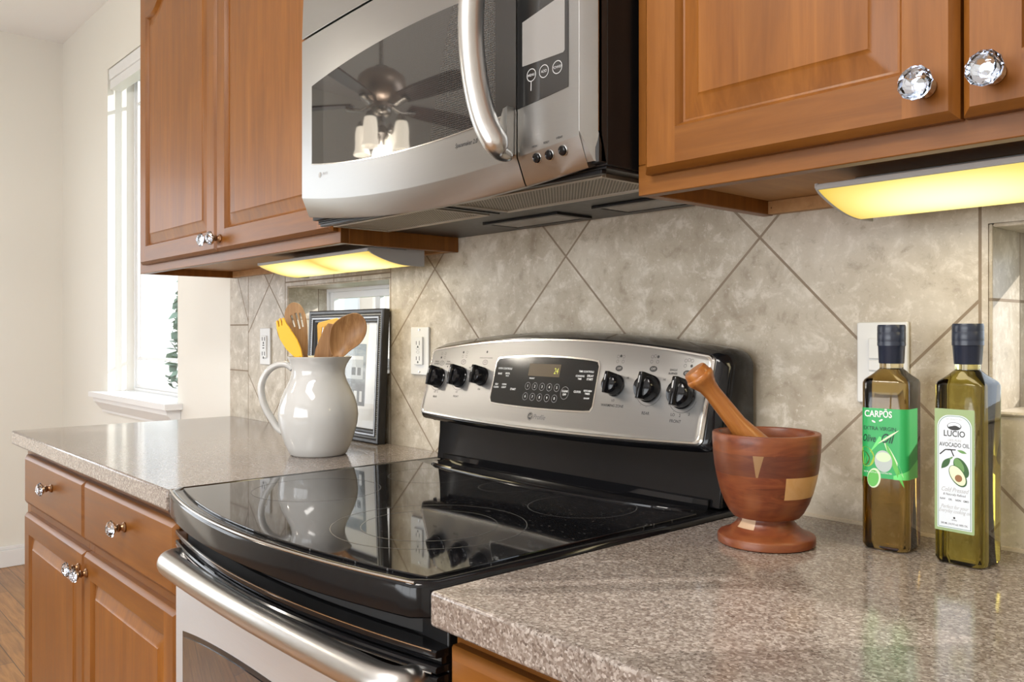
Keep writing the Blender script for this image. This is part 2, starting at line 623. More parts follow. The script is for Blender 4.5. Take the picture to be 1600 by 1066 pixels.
def tube(bm, pts, rad, seg=16, mi=0, cap=True, up=Vector((0, 0, 1)), flat=1.0):
    pts = [Vector(p) for p in pts]
    n = len(pts)
    rings = []
    for i, p in enumerate(pts):
        t = (pts[min(i + 1, n - 1)] - pts[max(i - 1, 0)]).normalized()
        u = up - t * up.dot(t)
        if u.length < 1e-4:
            u = Vector((1, 0, 0)) - t * t.x
        u.normalize()
        v = t.cross(u)
        r = rad[i] if isinstance(rad, (list, tuple)) else rad
        rings.append([bm.verts.new(p + (u * math.cos(2 * PI * k / seg) * flat + v * math.sin(2 * PI * k / seg)) * r) for k in range(seg)])
    for a, b in zip(rings, rings[1:]):
        for k in range(seg):
            f = bm.faces.new((a[k], a[(k + 1) % seg], b[(k + 1) % seg], b[k]))
            f.material_index = mi
    if cap:
        bm.faces.new(rings[0][::-1]).material_index = mi
        bm.faces.new(rings[-1]).material_index = mi


def prism(bm, outline, to, d0, d1, mi=0):
    """outline 2-D points; to(u, v, d) -> world; extrudes from depth d0 to d1"""
    a = [bm.verts.new(to(u, v, d0)) for u, v in outline]
    b = [bm.verts.new(to(u, v, d1)) for u, v in outline]
    n = len(outline)
    bm.faces.new(a).material_index = mi
    bm.faces.new(b[::-1]).material_index = mi
    for i in range(n):
        j = (i + 1) % n
        bm.faces.new((a[j], a[i], b[i], b[j])).material_index = mi


def spline(pts, n=8):
    """Catmull-Rom through pts"""
    P = [Vector(p) for p in pts]
    out = []
    for i in range(len(P) - 1):
        p0, p1, p2, p3 = P[max(i - 1, 0)], P[i], P[i + 1], P[min(i + 2, len(P) - 1)]
        for k in range(n):
            t = k / n
            out.append(0.5 * ((2 * p1) + (p2 - p0) * t + (2 * p0 - 5 * p1 + 4 * p2 - p3) * t * t + (3 * p1 - p0 - 3 * p2 + p3) * t ** 3))
    out.append(P[-1])
    return out


def obj(name, bm, mats, parent=None, bevel=0.0, smooth=35, origin=None, recalc=True, segs=2):
    if recalc:
        bmesh.ops.recalc_face_normals(bm, faces=bm.faces[:])
    me = bpy.data.meshes.new(name)
    bm.to_mesh(me)
    bm.free()
    for m in (mats if isinstance(mats, (list, tuple)) else [mats]):
        me.materials.append(M[m] if isinstance(m, str) else m)
    if smooth:
        me.shade_smooth()
        me.set_sharp_from_angle(angle=math.radians(smooth))
    o = bpy.data.objects.new(name, me)
    COL.objects.link(o)
    if parent is not None:
        off = WLOC[parent.name]
        me.transform(Matrix.Translation(-off))
        o.parent = parent
        WLOC[o.name] = off
    else:
        off = Vector(origin) if origin is not None else Vector((0, 0, 0))
        if off.length:
            me.transform(Matrix.Translation(-off))
            o.location = off
        WLOC[o.name] = off
    if bevel:
        md = o.modifiers.new('edge', 'BEVEL')
        md.width = bevel
        md.segments = segs
        md.limit_method = 'ANGLE'
        md.angle_limit = math.radians(40)
        md.harden_normals = False
    return o


def thing(name, label, cat, loc, group=None):
    o = bpy.data.objects.new(name, None)
    o.empty_display_size = 0.05
    o.location = loc
    COL.objects.link(o)
    WLOC[o.name] = Vector(loc)
    return tag(o, label, cat, group)


def tag(o, label, cat, group=None):
    o['label'] = label
    o['category'] = cat
    if group:
        o['group'] = group
    return o


def struct(name, bm, mats, parent=None, **kw):
    o = obj(name, bm, mats, parent, **kw)
    if parent is None:
        o['kind'] = 'structure'
    return o


_tc = {}


def text_geo(s, size, shear=0.0, bold=0.0, align='CENTER'):
    key = (s, shear, bold, align)
    if key not in _tc:
        cu = bpy.data.curves.new('txt', 'FONT')
        cu.body = s
        cu.align_x = align
        cu.align_y = 'CENTER'
        cu.shear = shear
        cu.offset = bold
        cu.resolution_u = 3
        o = bpy.data.objects.new('txt', cu)
        COL.objects.link(o)
        bpy.context.view_layer.update()
        me = bpy.data.meshes.new_from_object(o.evaluated_get(bpy.context.evaluated_depsgraph_get()))
        _tc[key] = ([(v.co.x, v.co.y) for v in me.vertices], [list(p.vertices) for p in me.polygons])
        bpy.data.objects.remove(o)
        bpy.data.curves.remove(cu)
        bpy.data.meshes.remove(me)
    return _tc[key]


def text(bm, s, to, u, v, size, mi=0, sx=1.0, shear=0.0, bold=0.0, d=0.0, align='CENTER', rot=0.0):
    vs, fs = text_geo(s, size, shear, bold, align)
    c, sn = math.cos(rot), math.sin(rot)
    bv = []
    for x, y in vs:
        x, y = x * size * sx, y * size
        bv.append(bm.verts.new(to(u + x * c - y * sn, v + x * sn + y * c, d)))
    for f in fs:
        try:
            bm.faces.new([bv[i] for i in f]).material_index = mi
        except ValueError:
            pass


def disc(bm, to, u, v, ru, rv, mi=0, d=0.0, n=24, a0=0.0, rot=0.0):
    c, s = math.cos(rot), math.sin(rot)
    pts = []
    for i in range(n):
        a = a0 + 2 * PI * i / n
        x, y = ru * math.cos(a), rv * math.sin(a)
        pts.append(bm.verts.new(to(u + x * c - y * s, v + x * s + y * c, d)))
    bm.faces.new(pts).material_index = mi


def ringf(bm, to, u, v, ru, rv, w, mi=0, d=0.0, n=28, a0=0.0, a1=2 * PI):
    full = abs(a1 - a0 - 2 * PI) < 1e-6
    A, B = [], []
    m = n if full else n + 1
    for i in range(m):
        a = a0 + (a1 - a0) * i / n
        A.append(bm.verts.new(to(u + ru * math.cos(a), v + rv * math.sin(a), d)))
        B.append(bm.verts.new(to(u + (ru - w) * math.cos(a), v + (rv - w) * math.sin(a), d)))
    for i in range(n):
        j = (i + 1) % m
        bm.faces.new((A[i], A[j], B[j], B[i])).material_index = mi


def rrect(x0, x1, y0, y1, r, n=6):
    out = []
    for cx, cy, a in ((x1 - r, y1 - r, 0), (x0 + r, y1 - r, PI / 2), (x0 + r, y0 + r, PI), (x1 - r, y0 + r, 1.5 * PI)):
        for i in range(n + 1):
            t = a + PI / 2 * i / n
            out.append((cx + r * math.cos(t), cy + r * math.sin(t)))
    return out


def poly(bm, pts, to, mi=0, d=0.0):
    bm.faces.new([bm.verts.new(to(u, v, d)) for u, v in pts]).material_index = mi


# ------------------------------------------------------------------ room shell
WT = 0.16                                     # back wall thickness
RX, RY = 3.3, -4.3                            # right wall, rear wall
WIN1 = (-2.56, -1.709, 0.925, 2.372)
NL = (-0.822, -0.276, 1.082, 1.3245)
NR = (1.088, 1.634, 1.082, 1.3245)


def wall_grid(bm, x0, x1, z0, z1, holes, ya, yb, mi=0, swap=False):
    xs = sorted({x0, x1, *[h[0] for h in holes], *[h[1] for h in holes]})
    zs = sorted({z0, z1, *[h[2] for h in holes], *[h[3] for h in holes]})
    xs = [x for x in xs if x0 <= x <= x1]
    zs = [z for z in zs if z0 <= z <= z1]
    for a, b in zip(xs, xs[1:]):
        for c, d in zip(zs, zs[1:]):
            mx, mz = (a + b) / 2, (c + d) / 2
            if any(h[0] < mx < h[1] and h[2] < mz < h[3] for h in holes):
                continue
            if swap:
                box(bm, ya, yb, a, b, c, d, mi)
            else:
                box(bm, a, b, ya, yb, c, d, mi)
    bmesh.ops.remove_doubles(bm, verts=bm.verts[:], dist=1e-5)
    # drop the inner faces shared by neighbouring blocks
    seen = {}
    for f in bm.faces[:]:
        k = tuple(sorted(v.index for v in f.verts))
        seen.setdefault(k, []).append(f)


def clean(bm):
    bm.verts.index_update()
    seen = {}
    for f in bm.faces[:]:
        seen.setdefault(tuple(sorted(v.index for v in f.verts)), []).append(f)
    bmesh.ops.delete(bm, geom=[f for fs in seen.values() if len(fs) > 1 for f in fs], context='FACES')


bm = newbm()
box(bm, LWX, RX, RY, 0.004, FLOOR - 0.1, FLOOR)
struct('floor', bm, 'floor', smooth=0)
bm = newbm()
box(bm, LWX - 0.15, RX + 0.15, RY - 0.15, WT, CEIL, CEIL + 0.12)
struct('ceiling', bm, 'ceiling', smooth=0)

bm = newbm()
wall_grid(bm, LWX - 0.15, RX, FLOOR - 0.1, CEIL, [WIN1, NL, NR], 0.004, WT)
clean(bm)
struct('wall_back', bm, 'wall', smooth=0)
PD = (-2.75, -0.95, 0.82, 2.10)               # side window opening in the left wall (y0, y1, z0, z1)
bm = newbm()
wall_grid(bm, RY, 0.004, FLOOR - 0.1, CEIL, [PD], LWX - 0.15, LWX, swap=True)
clean(bm)
struct('wall_left', bm, 'wall', smooth=0)
bm = newbm()
box(bm, RX, RX + 0.15, RY, WT, FLOOR - 0.1, CEIL)
struct('wall_right', bm, 'wall', smooth=0)
RW = (-1.1, 2.3, 0.6, 2.3)
bm = newbm()
wall_grid(bm, LWX - 0.15, RX + 0.15, FLOOR - 0.1, CEIL, [RW], RY - 0.15, RY)
clean(bm)
struct('wall_rear', bm, 'wall', smooth=0)

# tile backsplash: a 4 mm slab standing on the counters, with the two openings left out
bm = newbm()
wall_grid(bm, -1.228, RX, 0.90, 1.42, [NL, NR], 0.0, 0.0045)
clean(bm)
struct('trim_1', bm, 'tile', smooth=0)


def niche_lining(n, o):
    x0, x1, z0, z1 = o
    b = newbm()
    t = 0.005
    d = WT - 0.016
    box(b, x0, x0 + t, 0.0, d, z0, z1)
    box(b, x1 - t, x1, 0.0, d, z0, z1)
    box(b, x0 + t, x1 - t, -0.004, d, z0, z0 + t)
    box(b, x0 + t, x1 - t, 0.0, d, z1 - t, z1)
    struct('trim_%d' % n, b, 'tile_lining', smooth=0, bevel=0.003)


niche_lining(2, NL)
niche_lining(3, NR)
# caulk line between counter and tile is part of the tile trim
bm = newbm()
box(bm, 0.768, 2.6, -0.004, 0.0, 0.9142, 0.9185)
struct('trim_4', bm, simple('almond_caulk', (0.55, 0.47, 0.36), 0.6), smooth=0)

# baseboards
for nm, b4 in (('baseboard_left', (LWX, LWX + 0.015, -0.94, 0.003)), ('baseboard_back', (LWX + 0.016, -1.23, -0.012, 0.003)),):
    bm = newbm()
    x0, x1, y0, y1 = b4
    box(bm, x0, x1, y0, y1, FLOOR, FLOOR + 0.085)
    box(bm, x0, x1 - (0.005 if nm.endswith('left') else 0), y0 + (0.004 if nm.endswith('back') else 0), y1, FLOOR + 0.085, FLOOR + 0.103)
    struct(nm, bm, 'white', bevel=0.003)


def window(n, o, yf, fw, sash, mullions=(), rails=(), mw=0.012):
    """white vinyl frame with its panes; o = opening, yf = inner face of the frame"""
    x0, x1, z0, z1 = o
    b = newbm()
    ya, yb = yf, yf + 0.03
    box(b, x0, x0 + fw, ya, yb, z0, z1)
    box(b, x1 - fw, x1, ya, yb, z0, z1)
    box(b, x0 + fw, x1 - fw, ya, yb, z0, z0 + fw)
    box(b, x0 + fw, x1 - fw, ya, yb, z1 - fw, z1)
    s0, s1 = fw, fw + sash
    yc, yd = ya + 0.008, yb - 0.002
    box(b, x0 + s0, x0 + s1, yc, yd, z0 + s0, z1 - s0)
    box(b, x1 - s1, x1 - s0, yc, yd, z0 + s0, z1 - s0)
    box(b, x0 + s1, x1 - s1, yc, yd, z0 + s0, z0 + s1)
    box(b, x0 + s1, x1 - s1, yc, yd, z1 - s1, z1 - s0)
    for mx in mullions:
        box(b, mx - mw, mx + mw, yc + 0.002, yd - 0.002, z0 + s1, z1 - s1)
    for mz in rails:
        box(b, x0 + s1, x1 - s1, yc + 0.003, yd - 0.003, mz - mw, mz + mw)
    w = struct('window_%d' % n, b, 'vinyl', bevel=0.0015)
    b = newbm()
    box(b, x0 + s1 - 0.004, x1 - s1 + 0.004, yb - 0.012, yb - 0.008, z0 + s1 - 0.004, z1 - s1 + 0.004)
    obj('window_pane', b, 'pane', w, smooth=0)
    return w


w1 = window(1, WIN1, 0.115, 0.014, 0.016, mullions=(WIN1[0] + 0.0626, WIN1[1] - 0.0626), rails=(1.075, 2.235), mw=0.0064)
# sill board with horns and the crown moulding under it
bm = newbm()
box(bm, WIN1[0], WIN1[1], -0.001, 0.114, 0.9255, 0.9262)
box(bm, -2.62, -1.655, -0.062, 0.003, 0.904, 0.926)
obj('window_sill', bm, 'white', w1, bevel=0.003)
bm = newbm()
prof = [(0.003, 0.835), (-0.010, 0.835), (-0.012, 0.845), (-0.020, 0.852), (-0.036, 0.872), (-0.048, 0.884), (-0.050, 0.904), (0.003, 0.904)]
prism(bm, prof, lambda u, v, d: (d, u, v), -2.59, -1.675)
obj('sill_apron', bm, 'white', w1, smooth=20)
window(2, NL, 0.128, 0.014, 0.02, mullions=((NL[0] + NL[1]) / 2,))
window(3, NR, 0.128, 0.014, 0.02, mullions=((NR[0] + NR[1]) / 2,))


# side window (seen in the reflections) and a rear window added for fill light
def sidelight_frame(name, y0, y1, z0, z1, x):
    b = newbm()
    f = 0.07
    ym = (y0 + y1) / 2
    for a, c in ((y0, y0 + f), (ym - 0.04, ym + 0.04), (y1 - f, y1)):
        box(b, x - 0.06, x - 0.01, a, c, z0, z1)
    for a, c in ((y0 + f, ym - 0.04), (ym + 0.04, y1 - f)):
        box(b, x - 0.06, x - 0.01, a, c, z0, z0 + f)
        box(b, x - 0.06, x - 0.01, a, c, z1 - f, z1)
    d = struct(name, b, 'vinyl', bevel=0.003)
    b = newbm()
    box(b, x - 0.038, x - 0.032, y0 + f - 0.005, y1 - f + 0.005, z0 + f - 0.005, z1 - f + 0.005)
    obj('window_pane', b, 'pane', d, smooth=0)


sidelight_frame('window_5', PD[0], PD[1], PD[2], PD[3], LWX - 0.02)
b = newbm()
for a, c in ((RW[0], RW[0] + .06), (0.0, 0.06), (1.14, 1.2), (RW[1] - .06, RW[1])):
    box(b, a, c, RY - 0.07, RY - 0.02, RW[2], RW[3])
for a, c in ((RW[0] + .06, 0.0), (0.06, 1.14), (1.2, RW[1] - .06)):
    box(b, a, c, RY - 0.07, RY - 0.02, RW[2], RW[2] + .06)
    box(b, a, c, RY - 0.07, RY - 0.02, RW[3] - .06, RW[3])
w4 = struct('window_4', b, 'vinyl', bevel=0.003)  # unseen window, added to let fill light in from behind
b = newbm()
box(b, RW[0] + .05, RW[1] - .05, RY - 0.048, RY - 0.044, RW[2] + .05, RW[3] - .05)
obj('window_pane', b, 'pane', w4, smooth=0)

# raised blind under the head of the dining window
t = thing('window_blind', 'white raised window blind headrail at the top of the dining window', 'blind', (-2.13, 0.05, 2.25))
bm = newbm()
box(bm, -2.545, -1.725, 0.004, 0.062, 2.318, 2.368)
obj('head_rail', bm, 'white', t, bevel=0.004)
bm = newbm()
box(bm, -2.54, -1.73, 0.008, 0.058, 2.277, 2.3175)
obj('stacked_slats', bm, 'vinyl', t, bevel=0.002)

# ------------------------------------------------------------------ outdoors
bm = newbm()
box(bm, -30, 20, 0.3, 30, -0.75, -0.70)
box(bm, -30, LWX - 0.3, -14, 0.3, -0.75, -0.70)
struct('ground', bm, 'lawn', smooth=0)
t = thing('house', 'peach stucco neighbouring house behind the small window left of the range', 'house', (-6.2, 7, -0.7))
bm = newbm()
box(bm, -8.75, -3.6, 5, 9, -0.7, 5.2)
obj('wall', bm, 'peach', t, smooth=0)
bm = newbm()
box(bm, -8.95, -8.6, 4.96, 5.3, -0.7, 5.2)
obj('corner_trim', bm, 'white_siding', t, smooth=0)
bm = newbm()
prism(bm, [(4.6, 5.2), (9.4, 5.2), (7.0, 7.2)], lambda u, v, d: (d, u, v), -9.2, -3.2)
obj('roof', bm, 'roof', t, smooth=0)
t = thing('house', 'white sided house far beyond the dining window', 'house', (-17, 6, -0.7))
bm = newbm()
box(bm, -22, -13, 3.2, 9, -0.7, 5.2)
obj('wall', bm, 'white_siding', t, smooth=0)
bm = newbm()
prism(bm, [(2.8, 5.2), (9.4, 5.2), (6.1, 7.4)], lambda u, v, d: (d, u, v), -22.4, -12.6)
obj('roof', bm, 'roof', t, smooth=0)
t = thing('shrub', 'dark evergreen shrub growing outside the dining window', 'shrub', (-8.63, 3.0, -0.7))
bm = newbm()
tube(bm, [(-8.63, 3, -0.7), (-8.61, 3, 0.4), (-8.63, 3.02, 2.2)], [0.07, 0.05, 0.02], 8)
obj('trunk', bm, 'bark', t)
bm = newbm()
for i in range(4200):
    zz = random.random()
    r = 0.62 * (1 - zz ** 1.7) ** 0.5 * (0.5 + 0.5 * random.random())
    a = random.random() * 2 * PI
    p = Vector((-8.63 + r * math.cos(a), 3 + r * math.sin(a), -0.55 + zz * 3.3))
    d = Vector((random.uniform(-1, 1), random.uniform(-1, 1), random.uniform(-.6, 1))).normalized()
    e = d.cross(Vector((0.3, 0.5, 0.8))).normalized()
    s = random.uniform(0.06, 0.12)
    quad(bm, [p - d * s, p + e * s * .5, p + d * s, p - e * s * .5])
obj('foliage', bm, 'leaf', t, smooth=0, recalc=False)

# ------------------------------------------------------------------ cabinets


def raised_door(b, x0, x1, z0, z1, yf, th=0.019, stile=0.052, cath=0.0):
    """frame-and-raised-panel door, front plane at y = yf, back at yf + th (0 upright grain, 1 level grain)"""
    NX = 24
    e = 0.007

    def loop(i, y):
        xa, xb, za, zb = x0 + i, x1 - i, z0 + i, z1 - i
        pts = []
        for k in range(NX + 1):
            pts.append((xa + (xb - xa) * k / NX, y, za))
        for k in range(NX, -1, -1):
            tt = k / NX
            x = xa + (xb - xa) * tt
            q = abs(2 * tt - 1)
            drop = 0.0
            if cath:
                # cathedral head: flat shoulders, then an S up to the crown
                if q > 0.86:
                    drop = cath
                else:
                    drop = cath * (0.5 - 0.5 * math.cos(PI * q / 0.86))
            pts.append((x, y, zb - drop))
        return pts
    # back and sides and edge profile
    r = [(x0, z0), (x1, z0), (x1, z1), (x0, z1)]

    def rect(i, y):
        return [b.verts.new(p) for p in ((x0 + i, y, z0 + i), (x1 - i, y, z0 + i), (x1 - i, y, z1 - i), (x0 + i, y, z1 - i))]
    R = [rect(0, yf + th), rect(0, yf + 0.0085), rect(0.0015, yf + 0.006), rect(e, yf + 0.0012), rect(e + 0.001, yf)]
    b.faces.new(R[0])
    for A, B in zip(R, R[1:]):
        for i in range(4):
            f = b.faces.new((A[i], A[(i + 1) % 4], B[(i + 1) % 4], B[i]))
            f.material_index = 1 if i in (0, 2) else 0
    i0 = e + 0.001
    L = loop(stile, yf)
    xa, xb = x0 + stile, x1 - stile
    # stiles
    quad(b, [(x0 + i0, yf, z0 + i0), (xa, yf, z0 + i0), (xa, yf, z1 - i0), (x0 + i0, yf, z1 - i0)])
    quad(b, [(xb, yf, z0 + i0), (x1 - i0, yf, z0 + i0), (x1 - i0, yf, z1 - i0), (xb, yf, z1 - i0)])
    bot, top = L[:NX + 1], L[NX + 1:][::-1]
    for k in range(NX):
        quad(b, [(bot[k][0], yf, z0 + i0), (bot[k + 1][0], yf, z0 + i0), bot[k + 1], bot[k]], 1)
        quad(b, [top[k], top[k + 1], (top[k + 1][0], yf, z1 - i0), (top[k][0], yf, z1 - i0)], 1)
    rings = [loop(stile, yf), loop(stile + 0.003, yf + 0.004), loop(stile + 0.006, yf + 0.0095), loop(stile + 0.0085, yf + 0.0100),
             loop(stile + 0.030, yf + 0.0035), loop(stile + 0.034, yf + 0.0018), loop(stile + 0.035, yf + 0.0010)]
    V = [[b.verts.new(p) for p in q] for q in rings]
    n = len(V[0])
    for A, B in zip(V, V[1:]):
        for k in range(n):
            j = (k + 1) % n
            b.faces.new((A[k], A[j], B[j], B[k]))
    b.faces.new(V[-1])


def slab_front(b, x0, x1, z0, z1, yf, th=0.019):
    def rect(i, y):
        return [b.verts.new(p) for p in ((x0 + i, y, z0 + i), (x1 - i, y, z0 + i), (x1 - i, y, z1 - i), (x0 + i, y, z1 - i))]
    R = [rect(0, yf + th), rect(0, yf + 0.009), rect(0.002, yf + 0.006), rect(0.009, yf + 0.001), rect(0.011, yf)]
    b.faces.new(R[0]).material_index = 1
    for A, B in zip(R, R[1:]):
        for i in range(4):
            b.faces.new((A[i], A[(i + 1) % 4], B[(i + 1) % 4], B[i])).material_index = 1
    b.faces.new(R[-1]).material_index = 1


def glass_knob(x, z, yf, parent, r=0.0165):
    """cut-glass knob on a metal ferrule; stands out towards -Y from the face yf"""
    b = newbm()
    ax = (0, -1, 0)
    lathe(b, [(0.010, 0.0), (0.0105, 0.002), (0.007, 0.005), (0.0055, 0.008), (0.0075, 0.0105), (0.0085, 0.013), (0.0060, 0.0150)], (x, yf, z), 16, 1, ax)
    # brilliant cut: silvered pavilion behind, clear crown in front, each ring turned half a step
    n = 11
    rnd = random.Random(int(x * 1000) + 5)
    rings = []
    for q, (rr, hh, tw) in enumerate(((0.0050, 0.0157, 0), (r * 0.64, 0.0190, 0.5), (r, 0.0245, 0), (r, 0.0270, 0), (r * 0.80, 0.0318, 0.5), (r * 0.36, 0.0352, 0))):
        rings.append([b.verts.new((x + rr * math.cos(2 * PI * (i + tw) / n), yf - hh + (rnd.uniform(-0.0013, 0.0013) if q in (1, 4) else 0), z + rr * math.sin(2 * PI * (i + tw) / n))) for i in range(n)])
    tws = (0, 0.5, 0, 0, 0.5, 0)
    for q, (A, B) in enumerate(zip(rings, rings[1:])):
        mi = 2 if q < 2 else 0
        for i in range(n):
            j = (i + 1) % n
            if tws[q] == tws[q + 1]:
                fs = [(A[i], A[j], B[j], B[i])]
            elif tws[q] < tws[q + 1]:
                fs = [(A[i], A[j], B[i]), (A[j], B[j], B[i])]
            else:
                fs = [(A[i], A[j], B[j]), (A[i], B[j], B[i])]
            for f in fs:
                b.faces.new(f).material_index = mi
    b.faces.new(rings[-1]).material_index = 0
    b.faces.new(rings[0][::-1]).material_index = 2
    return obj('knob', b, ['crystal', 'knob_stem', 'foil'], parent, smooth=8)


def wall_cabinet(label, x0, x1, z0, z1, splits, yd, knobs, cath=0.0, name='wall_cabinet'):
    t = thing(name, label, 'cabinet', ((x0 + x1) / 2, -0.15, z0))
    b = newbm()
    yface = yd + 0.0195
    p = 0.018
    # sides, face frame, recessed bottom, back rail, top
    box(b, x0, x0 + p, yface + 0.019, -0.0005, z0, z1, 0)
    box(b, x1 - p, x1, yface + 0.019, -0.0005, z0, z1, 0)
    box(b, x0, x1, yface, yface + 0.019, z0, z0 + 0.04, 1)
    box(b, x0, x1, yface, yface + 0.019, z1 - 0.05, z1, 1)
    for a, c in ((x0, x0 + 0.042), (x1 - 0.042, x1)):
        box(b, a, c, yface, yface + 0.019, z0 + 0.04, z1 - 0.05, 0)
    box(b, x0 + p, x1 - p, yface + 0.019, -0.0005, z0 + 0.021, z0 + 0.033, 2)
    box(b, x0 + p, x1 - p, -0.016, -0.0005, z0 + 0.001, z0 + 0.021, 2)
    box(b, x0 + p, x1 - p, yface + 0.019, -0.0005, z1 - 0.02, z1 - 0.003, 1)
    box(b, x0 + p, x1 - p, -0.008, -0.0005, z0 + 0.033, z1 - 0.02, 0)
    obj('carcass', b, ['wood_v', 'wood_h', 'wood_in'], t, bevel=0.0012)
    for i, (a, c) in enumerate(splits):
        b = newbm()
        raised_door(b, a, c, z0 + 0.0235, z1 - 0.02, yd, cath=cath)
        d = obj('door', b, ['wood_v', 'wood_h'], t, smooth=25)
        for kx, kz in knobs[i:i + 1]:
            glass_knob(kx, kz, yd, d)
    return t


ZB, ZT = 1.366, 2.28
wall_cabinet('maple wall cabinet left of the microwave with two arched raised panel doors', -1.190, -0.001, ZB, ZT,
             [(-1.137, -0.5765), (-0.5735, -0.010)], -0.318, [(-0.603, 1.419), (-0.547, 1.419)], cath=0.095)
tR = wall_cabinet('maple wall cabinet right of the microwave with glass knobs above the bottles', 0.7655, 1.580, ZB, ZT,
                  [(0.7877, 1.1708), (1.1738, 1.5575)], -0.318, [(1.1425, 1.4235), (1.2035, 1.4235)])
bm = newbm()
lathe(bm, [(0.0, -0.004), (0.004, -0.003), (0.0045, 0.0), (0.003, 0.003)], (0.7905, -0.012, ZB + 0.010), 12, 0, (1, -0.3, 0))
obj('screw_cap', bm, 'chrome', tR)
wall_cabinet('short maple wall cabinet directly above the microwave', 0.0015, 0.7625, 1.838, ZT,
             [(0.010, 0.380), (0.383, 0.754)], -0.318, [(0.352, 1.89), (0.411, 1.89)])


def base_cabinet(label, x0, x1, cols, knob_pairs):
    t = thing('base_cabinet', label, 'cabinet', ((x0 + x1) / 2, -0.3, FLOOR))
    b = newbm()
    box(b, x0, x1, -0.53, -0.002, FLOOR, 0.11, 1)
    yf = -0.603
    p = 0.018
    box(b, x0, x0 + p, yf + 0.019, -0.002, 0.11, 0.873, 0)
    box(b, x1 - p, x1, yf + 0.019, -0.002, 0.11, 0.873, 0)
    box(b, x0 + p, x1 - p, yf + 0.019, -0.002, 0.11, 0.128, 1)
    box(b, x0 + p, x1 - p, -0.012, -0.002, 0.128, 0.873, 0)
    box(b, x0, x1, yf, yf + 0.019, 0.835, 0.873, 1)
    box(b, x0, x1, yf, yf + 0.019, 0.11, 0.145, 1)
    xs = [x0, x1 - 0.04]
    for a, c in list(zip(cols, cols[1:])):
        xs.append((a[1] + c[0]) / 2 - 0.02)
    xs.sort()
    for a in xs:
        box(b, a, a + 0.04, yf, yf + 0.019, 0.145, 0.835, 0)
    for a, c in zip(xs, xs[1:]):
        box(b, a + 0.04, c, yf, yf + 0.019, 0.69, 0.725, 1)
    obj('carcass', b, ['wood_v', 'wood_h'], t, bevel=0.001)
    for (a, c), kx in zip(cols, knob_pairs):
        b = newbm()
        slab_front(b, a, c, 0.719, 0.8535, yf - 0.0195)
        d = obj('drawer', b, ['wood_v', 'wood_h'], t, smooth=25)
        glass_knob((a + c) / 2 + 0.01, 0.800, yf - 0.0195, d)
        b = newbm()
        raised_door(b, a, c, 0.122, 0.6945, yf - 0.0195)
        d = obj('door', b, ['wood_v', 'wood_h'], t, smooth=25)
        glass_knob(kx, 0.653, yf - 0.0195, d)
    return t


base_cabinet('maple base cabinet left of the range with two drawers over two doors', -1.187, -0.006,
             [(-1.1375, -0.5735), (-0.570, -0.012)], [-0.604, -0.543])
base_cabinet('maple base cabinet under the right counter beside the range', 0.768, 2.60,
             [(0.7745, 1.37), (1.375, 1.98), (1.985, 2.59)], [1.34, 1.41, 2.02])

for x0, x1, lab in ((-1.209, -0.0025, 'brown speckled stone worktop left of the range'), (0.7665, 2.62, 'brown speckled stone worktop right of the range')):
    bm = newbm()
    box(bm, x0, x1, -0.6385, -0.0003, 0.8765, 0.914)
    o = obj('worktop', bm, 'granite', origin=((x0 + x1) / 2, -0.32, 0.8765), bevel=0.004, segs=3)
    tag(o, lab, 'worktop')

# ------------------------------------------------------------------ under-cabinet lights


def undercab(x0, x1, label):
    t = thing('under_cabinet_light', label, 'light', ((x0 + x1) / 2, -0.14, ZB + 0.021), 'under cabinet lights')
    zt = ZB + 0.0205
    b = newbm()
    box(b, x0 + 0.002, x1 - 0.002, -0.105, -0.062, zt - 0.012, zt)
    box(b, x0 + 0.002, x1 - 0.002, -0.075, -0.062, 1.345, zt - 0.012)
    box(b, x0 + 0.002, x1 - 0.002, -0.208, -0.200, zt - 0.0275, zt - 0.0205)
    box(b, x0 + 0.002, x1 - 0.002, -0.200, -0.105, zt - 0.0215, zt - 0.0195)
    box(b, x0 + 0.002, x1 - 0.002, -0.108, -0.105, zt - 0.0195, zt)
    obj('housing', b, 'fixture_grey', t, bevel=0.001)
    # concave lens from the front lip down to the back
    prof = []
    for i in range(15):
        a = i / 14
        yy = -0.206 + 0.110 * a
        zz = zt - 0.027 - 0.026 * math.sin(a * PI / 2) ** 0.85
        prof.append((yy, zz))
    b = newbm()
    lo = prof + [(y, z + 0.003) for y, z in prof[::-1]]
    prism(b, lo, lambda u, v, d: (d, u, v), x0 + 0.004, x1 - 0.004)
    obj('lens', b, 'diffuser', t, smooth=50)
    for xa, xb in ((x0, x0 + 0.004), (x1 - 0.004, x1)):
        b = newbm()
        cap = [(-0.207, zt - 0.025)] + prof[1:] + [(-0.062, prof[-1][1]), (-0.062, zt), (-0.105, zt), (-0.105, zt - 0.0195), (-0.207, zt - 0.0195)]
        prism(b, cap, lambda u, v, d: (d, u, v), xa, xb)
        obj('end_cap', b, 'fixture_grey', t, smooth=0)
    area('under_cabinet_glow', ((x0 + x1) / 2, -0.140, 1.328), ((x0 + x1) / 2, -0.155, 0.9), x1 - x0 - 0.06, 0.07, 0.7, (1.0, 0.84, 0.52))


undercab(-0.575, -0.045, 'lit yellow under cabinet light left of the microwave')
undercab(0.965, 1.50, 'lit yellow under cabinet light above the bottles')

# ------------------------------------------------------------------ microwave
t = thing('microwave', 'stainless steel over the range microwave between the wall cabinets', 'microwave', (0.38, -0.2, 1.40))
MX0, MX1, MXJ = 0.0035, 0.7590, 0.6285


def mwy(x):
    return -0.385 - 0.010 * (1 - ((x - 0.38) / 0.38) ** 2)


def mw_cr(x):
    return 1.4165 + 0.027 * ((x - 0.40) / 0.38) ** 2


def mw_bot(x):
    return 1.3808 + 0.0245 * ((x - 0.42) / 0.38) ** 2


